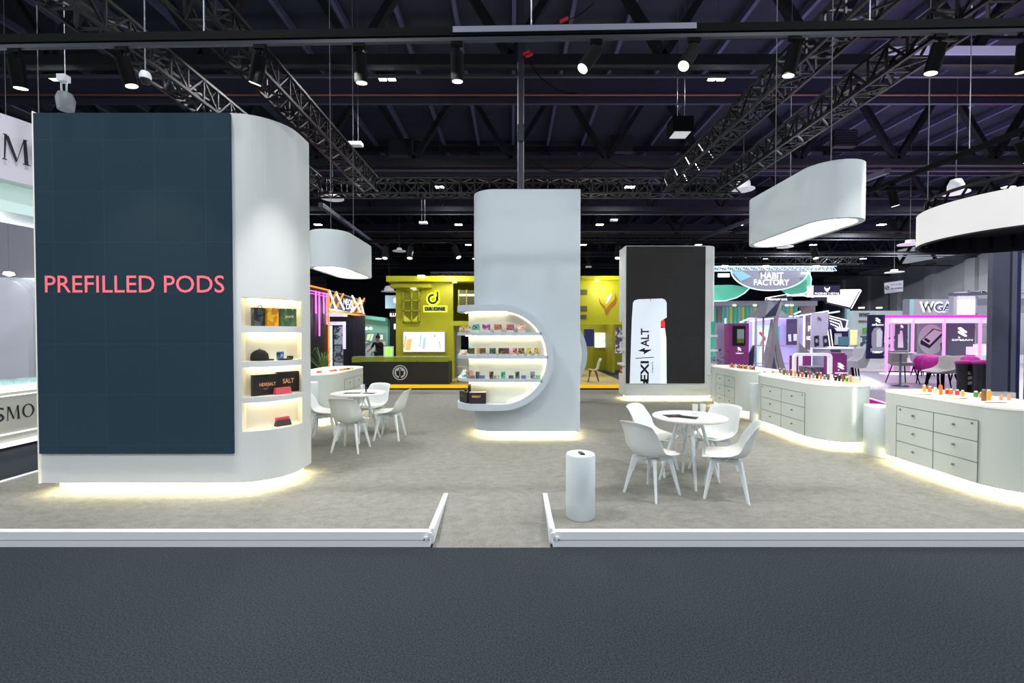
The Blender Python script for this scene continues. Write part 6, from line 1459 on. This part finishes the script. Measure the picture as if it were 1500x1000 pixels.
MB().lathe([(.1, -.12), (.12, .05), (.09, .14)], p, 14).build('chain_bag', M('bag_silver', '#8c9298', .5, emit=.1), t); MB().box(p.x - .09, p.x + .04, p.y - .05, p.y + .05, p.z + .32, p.z + .42).build('motor', M('motor_silver', '#b8bcc4', .4, emit=.3), t)
m = MB()
for d_ in (-.06, .02): m.cone((p.x + d_, p.y, p.z + .1), (p.x + d_, p.y, p.z + .34), .013, .013, 6)
m.cone((p.x, p.y, p.z + .4), (p.x, p.y, 12.6), .006, .006, 6); m.build('chain', alu, t)
p = W(57, 182, Y=6.2)
t = thing('wall_spotlight', 'bright small floodlight on the corner of the curved white banner', 'floodlight', p); MB().lathe([(.0, -.03), (.06, 0), (.05, .06), (0, .08)], p, 14).build('head', M('spot_flood', '#ffffff', emit=6), t); MB().cone(p + Vector((0, 0, .06)), (p.x, p.y, 12.6), .006, .006, 6).build('hanging_wire', M('wire_grey'), t)
p = W(13, 402, Y=9.2); t = thing('wall_spotlight', 'bright small floodlight above the pale rounded partition', 'floodlight', (p.x, p.y, p.z)); MB().lathe([(.0, -.04), (.09, 0), (.07, .05), (0, .06)], p, 14).build('head', M('spot_flood'), t); MB().cone(p + Vector((0, 0, .05)), (p.x, p.y, 12.6), .006, .006, 6).build('hanging_wire', M('wire_grey'), t)
# loose power cables with red plugs
def cable(pts, label, r=.012, red=None):
    ps = [W(u, v, Y=Y) for u, v, Y in pts]; q = []
    for i in range(len(ps) - 1):
        a, b = ps[i], ps[i + 1]
        for k in range(6): s_ = k / 6; q.append(a.lerp(b, s_) - Vector((0, 0, (a - b).length * .12 * math.sin(PI * s_))))
    q.append(ps[-1]); t = thing('power_cable', label, 'cable', ps[0]); MB().tube(q, r, 6).build('cord', blk, t)
    for (u, v, Y) in red or []: p = W(u, v, Y=Y); MB().cone(p + Vector((-.08, 0, -.04)), p + Vector((.08, 0, .04)), .035, .035, 10).build('red_plug', M('plug_red', '#b02430', .5, emit=.15), t)
cable([(768, 75, 11), (800, 120, 11), (845, 137, 11)], 'black cable with two red plugs looping from the grey post', red=[(771, 77, 11), (775, 81, 11)])
cable([(775, 42, 9), (820, 30, 9), (870, 4, 9)], 'thin cable with a red coupling crossing above the front track', .008, [(826, 29, 9)])
cable([(768, 226, 12), (825, 252, 12), (882, 226, 12), (940, 244, 12), (1000, 238, 12)], 'thin cable sagging across the roof above the central pillar')
# distant truss near the yellow stand and rear trusses
box_truss('distant_truss', (X(632, 30), 30, Z(404, 30)), (X(700, 30), 30, Z(404, 30)), .45, 'grey lattice truss rising just behind the yellow green wall top', 8, steel2, d=.05)
box_truss('distant_truss', (X(1040, 34), 34, Z(382, 34)), (X(1260, 34), 34, Z(382, 34)), .5, 'dark lattice truss behind the white truss of the petal sign', 20, tr, d=.06)
for k, (u0, v0, u1, v1, Y0, Y1) in enumerate(((1090, 330, 1300, 250, 30, 14), (980, 366, 1110, 318, 36, 22), (470, 300, 560, 365, 16, 30))):
    a, b = W(u0, v0, Y=Y0), W(u1, v1, Y=Y1); o = MB().bar(a, b, .16, .16).build('roof_pipe', M('pipe_grey', '#3f4254', .5), loc=a); tag(o, 'slanting grey duct pipe under the roof, ' + ('above the larger hanging lamp' if k == 0 else 'over the far screen tower' if k == 1 else 'over the smaller hanging lamp'), 'pipe')

# ---------------- light ----------------
w = bpy.data.worlds.new('world'); S.world = w; w.use_nodes = True
w.node_tree.nodes['Background'].inputs['Color'].default_value = (.82, .9, 1, 1); w.node_tree.nodes['Background'].inputs['Strength'].default_value = .32
# beams of the track spots
for x, y, z, tx, ty, tz, e in ((-3.6, 3.7, 4.0, -3.2, 3.9, 0, 45), (-2.2, 3.9, 4.0, -1.4, 4.5, 0, 150), (-1.35, 3.9, 4.0, -1.3, 6, 0, 110), (-.5, 3.9, 4.0, -.2, 6.9, 1.5, 45), (.7, 3.9, 4.0, .2, 6.7, 2.2, 45),
                               (1.6, 3.9, 4.0, 1.2, 5.2, 0, 50), (2.4, 3.9, 4.0, 2.2, 4.8, 0, 55), (3.7, 3.9, 4.0, 4.4, 5, 0, 50), (6.5, 5.75, 4.0, 2.2, 4.9, .3, 110), (6.5, 7.7, 4.0, 4.8, 7, .8, 45), (6.5, 9.6, 4.0, 4.6, 8.8, .8, 45),
                               (-2.8, 12.55, 4.05, -2.5, 9, 0, 60), (-.5, 12.55, 4.05, -1, 9.5, 0, 60), (2.3, 12.55, 4.05, 2.4, 9, 0, 60)):
    lamp('spot_beam', 'SPOT', (x, y, z), e * 1.7, (1, .97, .9), .06, (tx, ty, tz), 75, .6)
# glow of the hanging lamps
for x, y, z in ((3.57, 5.5, 2.93), (-3.15, 8.3, 2.83)): lamp('lamp_glow', 'AREA', (x, y, z), 25, (1, .98, .94), .45, (x, y, 0), sy=1.2)
# neighbouring stands: coloured stand lighting
for x, y, z, e, c in ((-2.2, 15.0, 3.6, 75, (1, 1, .7)), (3.2, 15.0, 3.3, 50, (1, 1, .7)), (3.2, 18.2, 2.9, 110, (1, 1, .8)), (14, 15.0, 3.6, 170, (.95, .93, 1)), (9.5, 14.5, 3.4, 70, (.9, .88, 1)), (17, 21, 3, 120, (.97, .97, 1)), (24, 22, 3, 80, (.97, .97, 1)),
                      (-9.0, 7.6, 3.3, 70, (.9, .97, 1)), (-6.5, 20.5, 2.8, 60, (.8, 1, .95))):
    lamp('stand_lamp', 'POINT', (x, y, z), e, c, .15)
for x, y, z, e in ((15, 17, 5.5, 600), (11, 10, 5.2, 400), (22, 22, 6, 500), (5, 15, 5, 100), (-8, 15, 5, 130), (-2, 22, 5, 120)): lamp('roof_fill', 'SPOT', (x, y, z), e, (.6, .5, 1) if x > 3 else (.75, .82, 1), .3, (x - 1, y + 1, 13), 140, .8)  # lamps without fittings, added to lift the dark roof
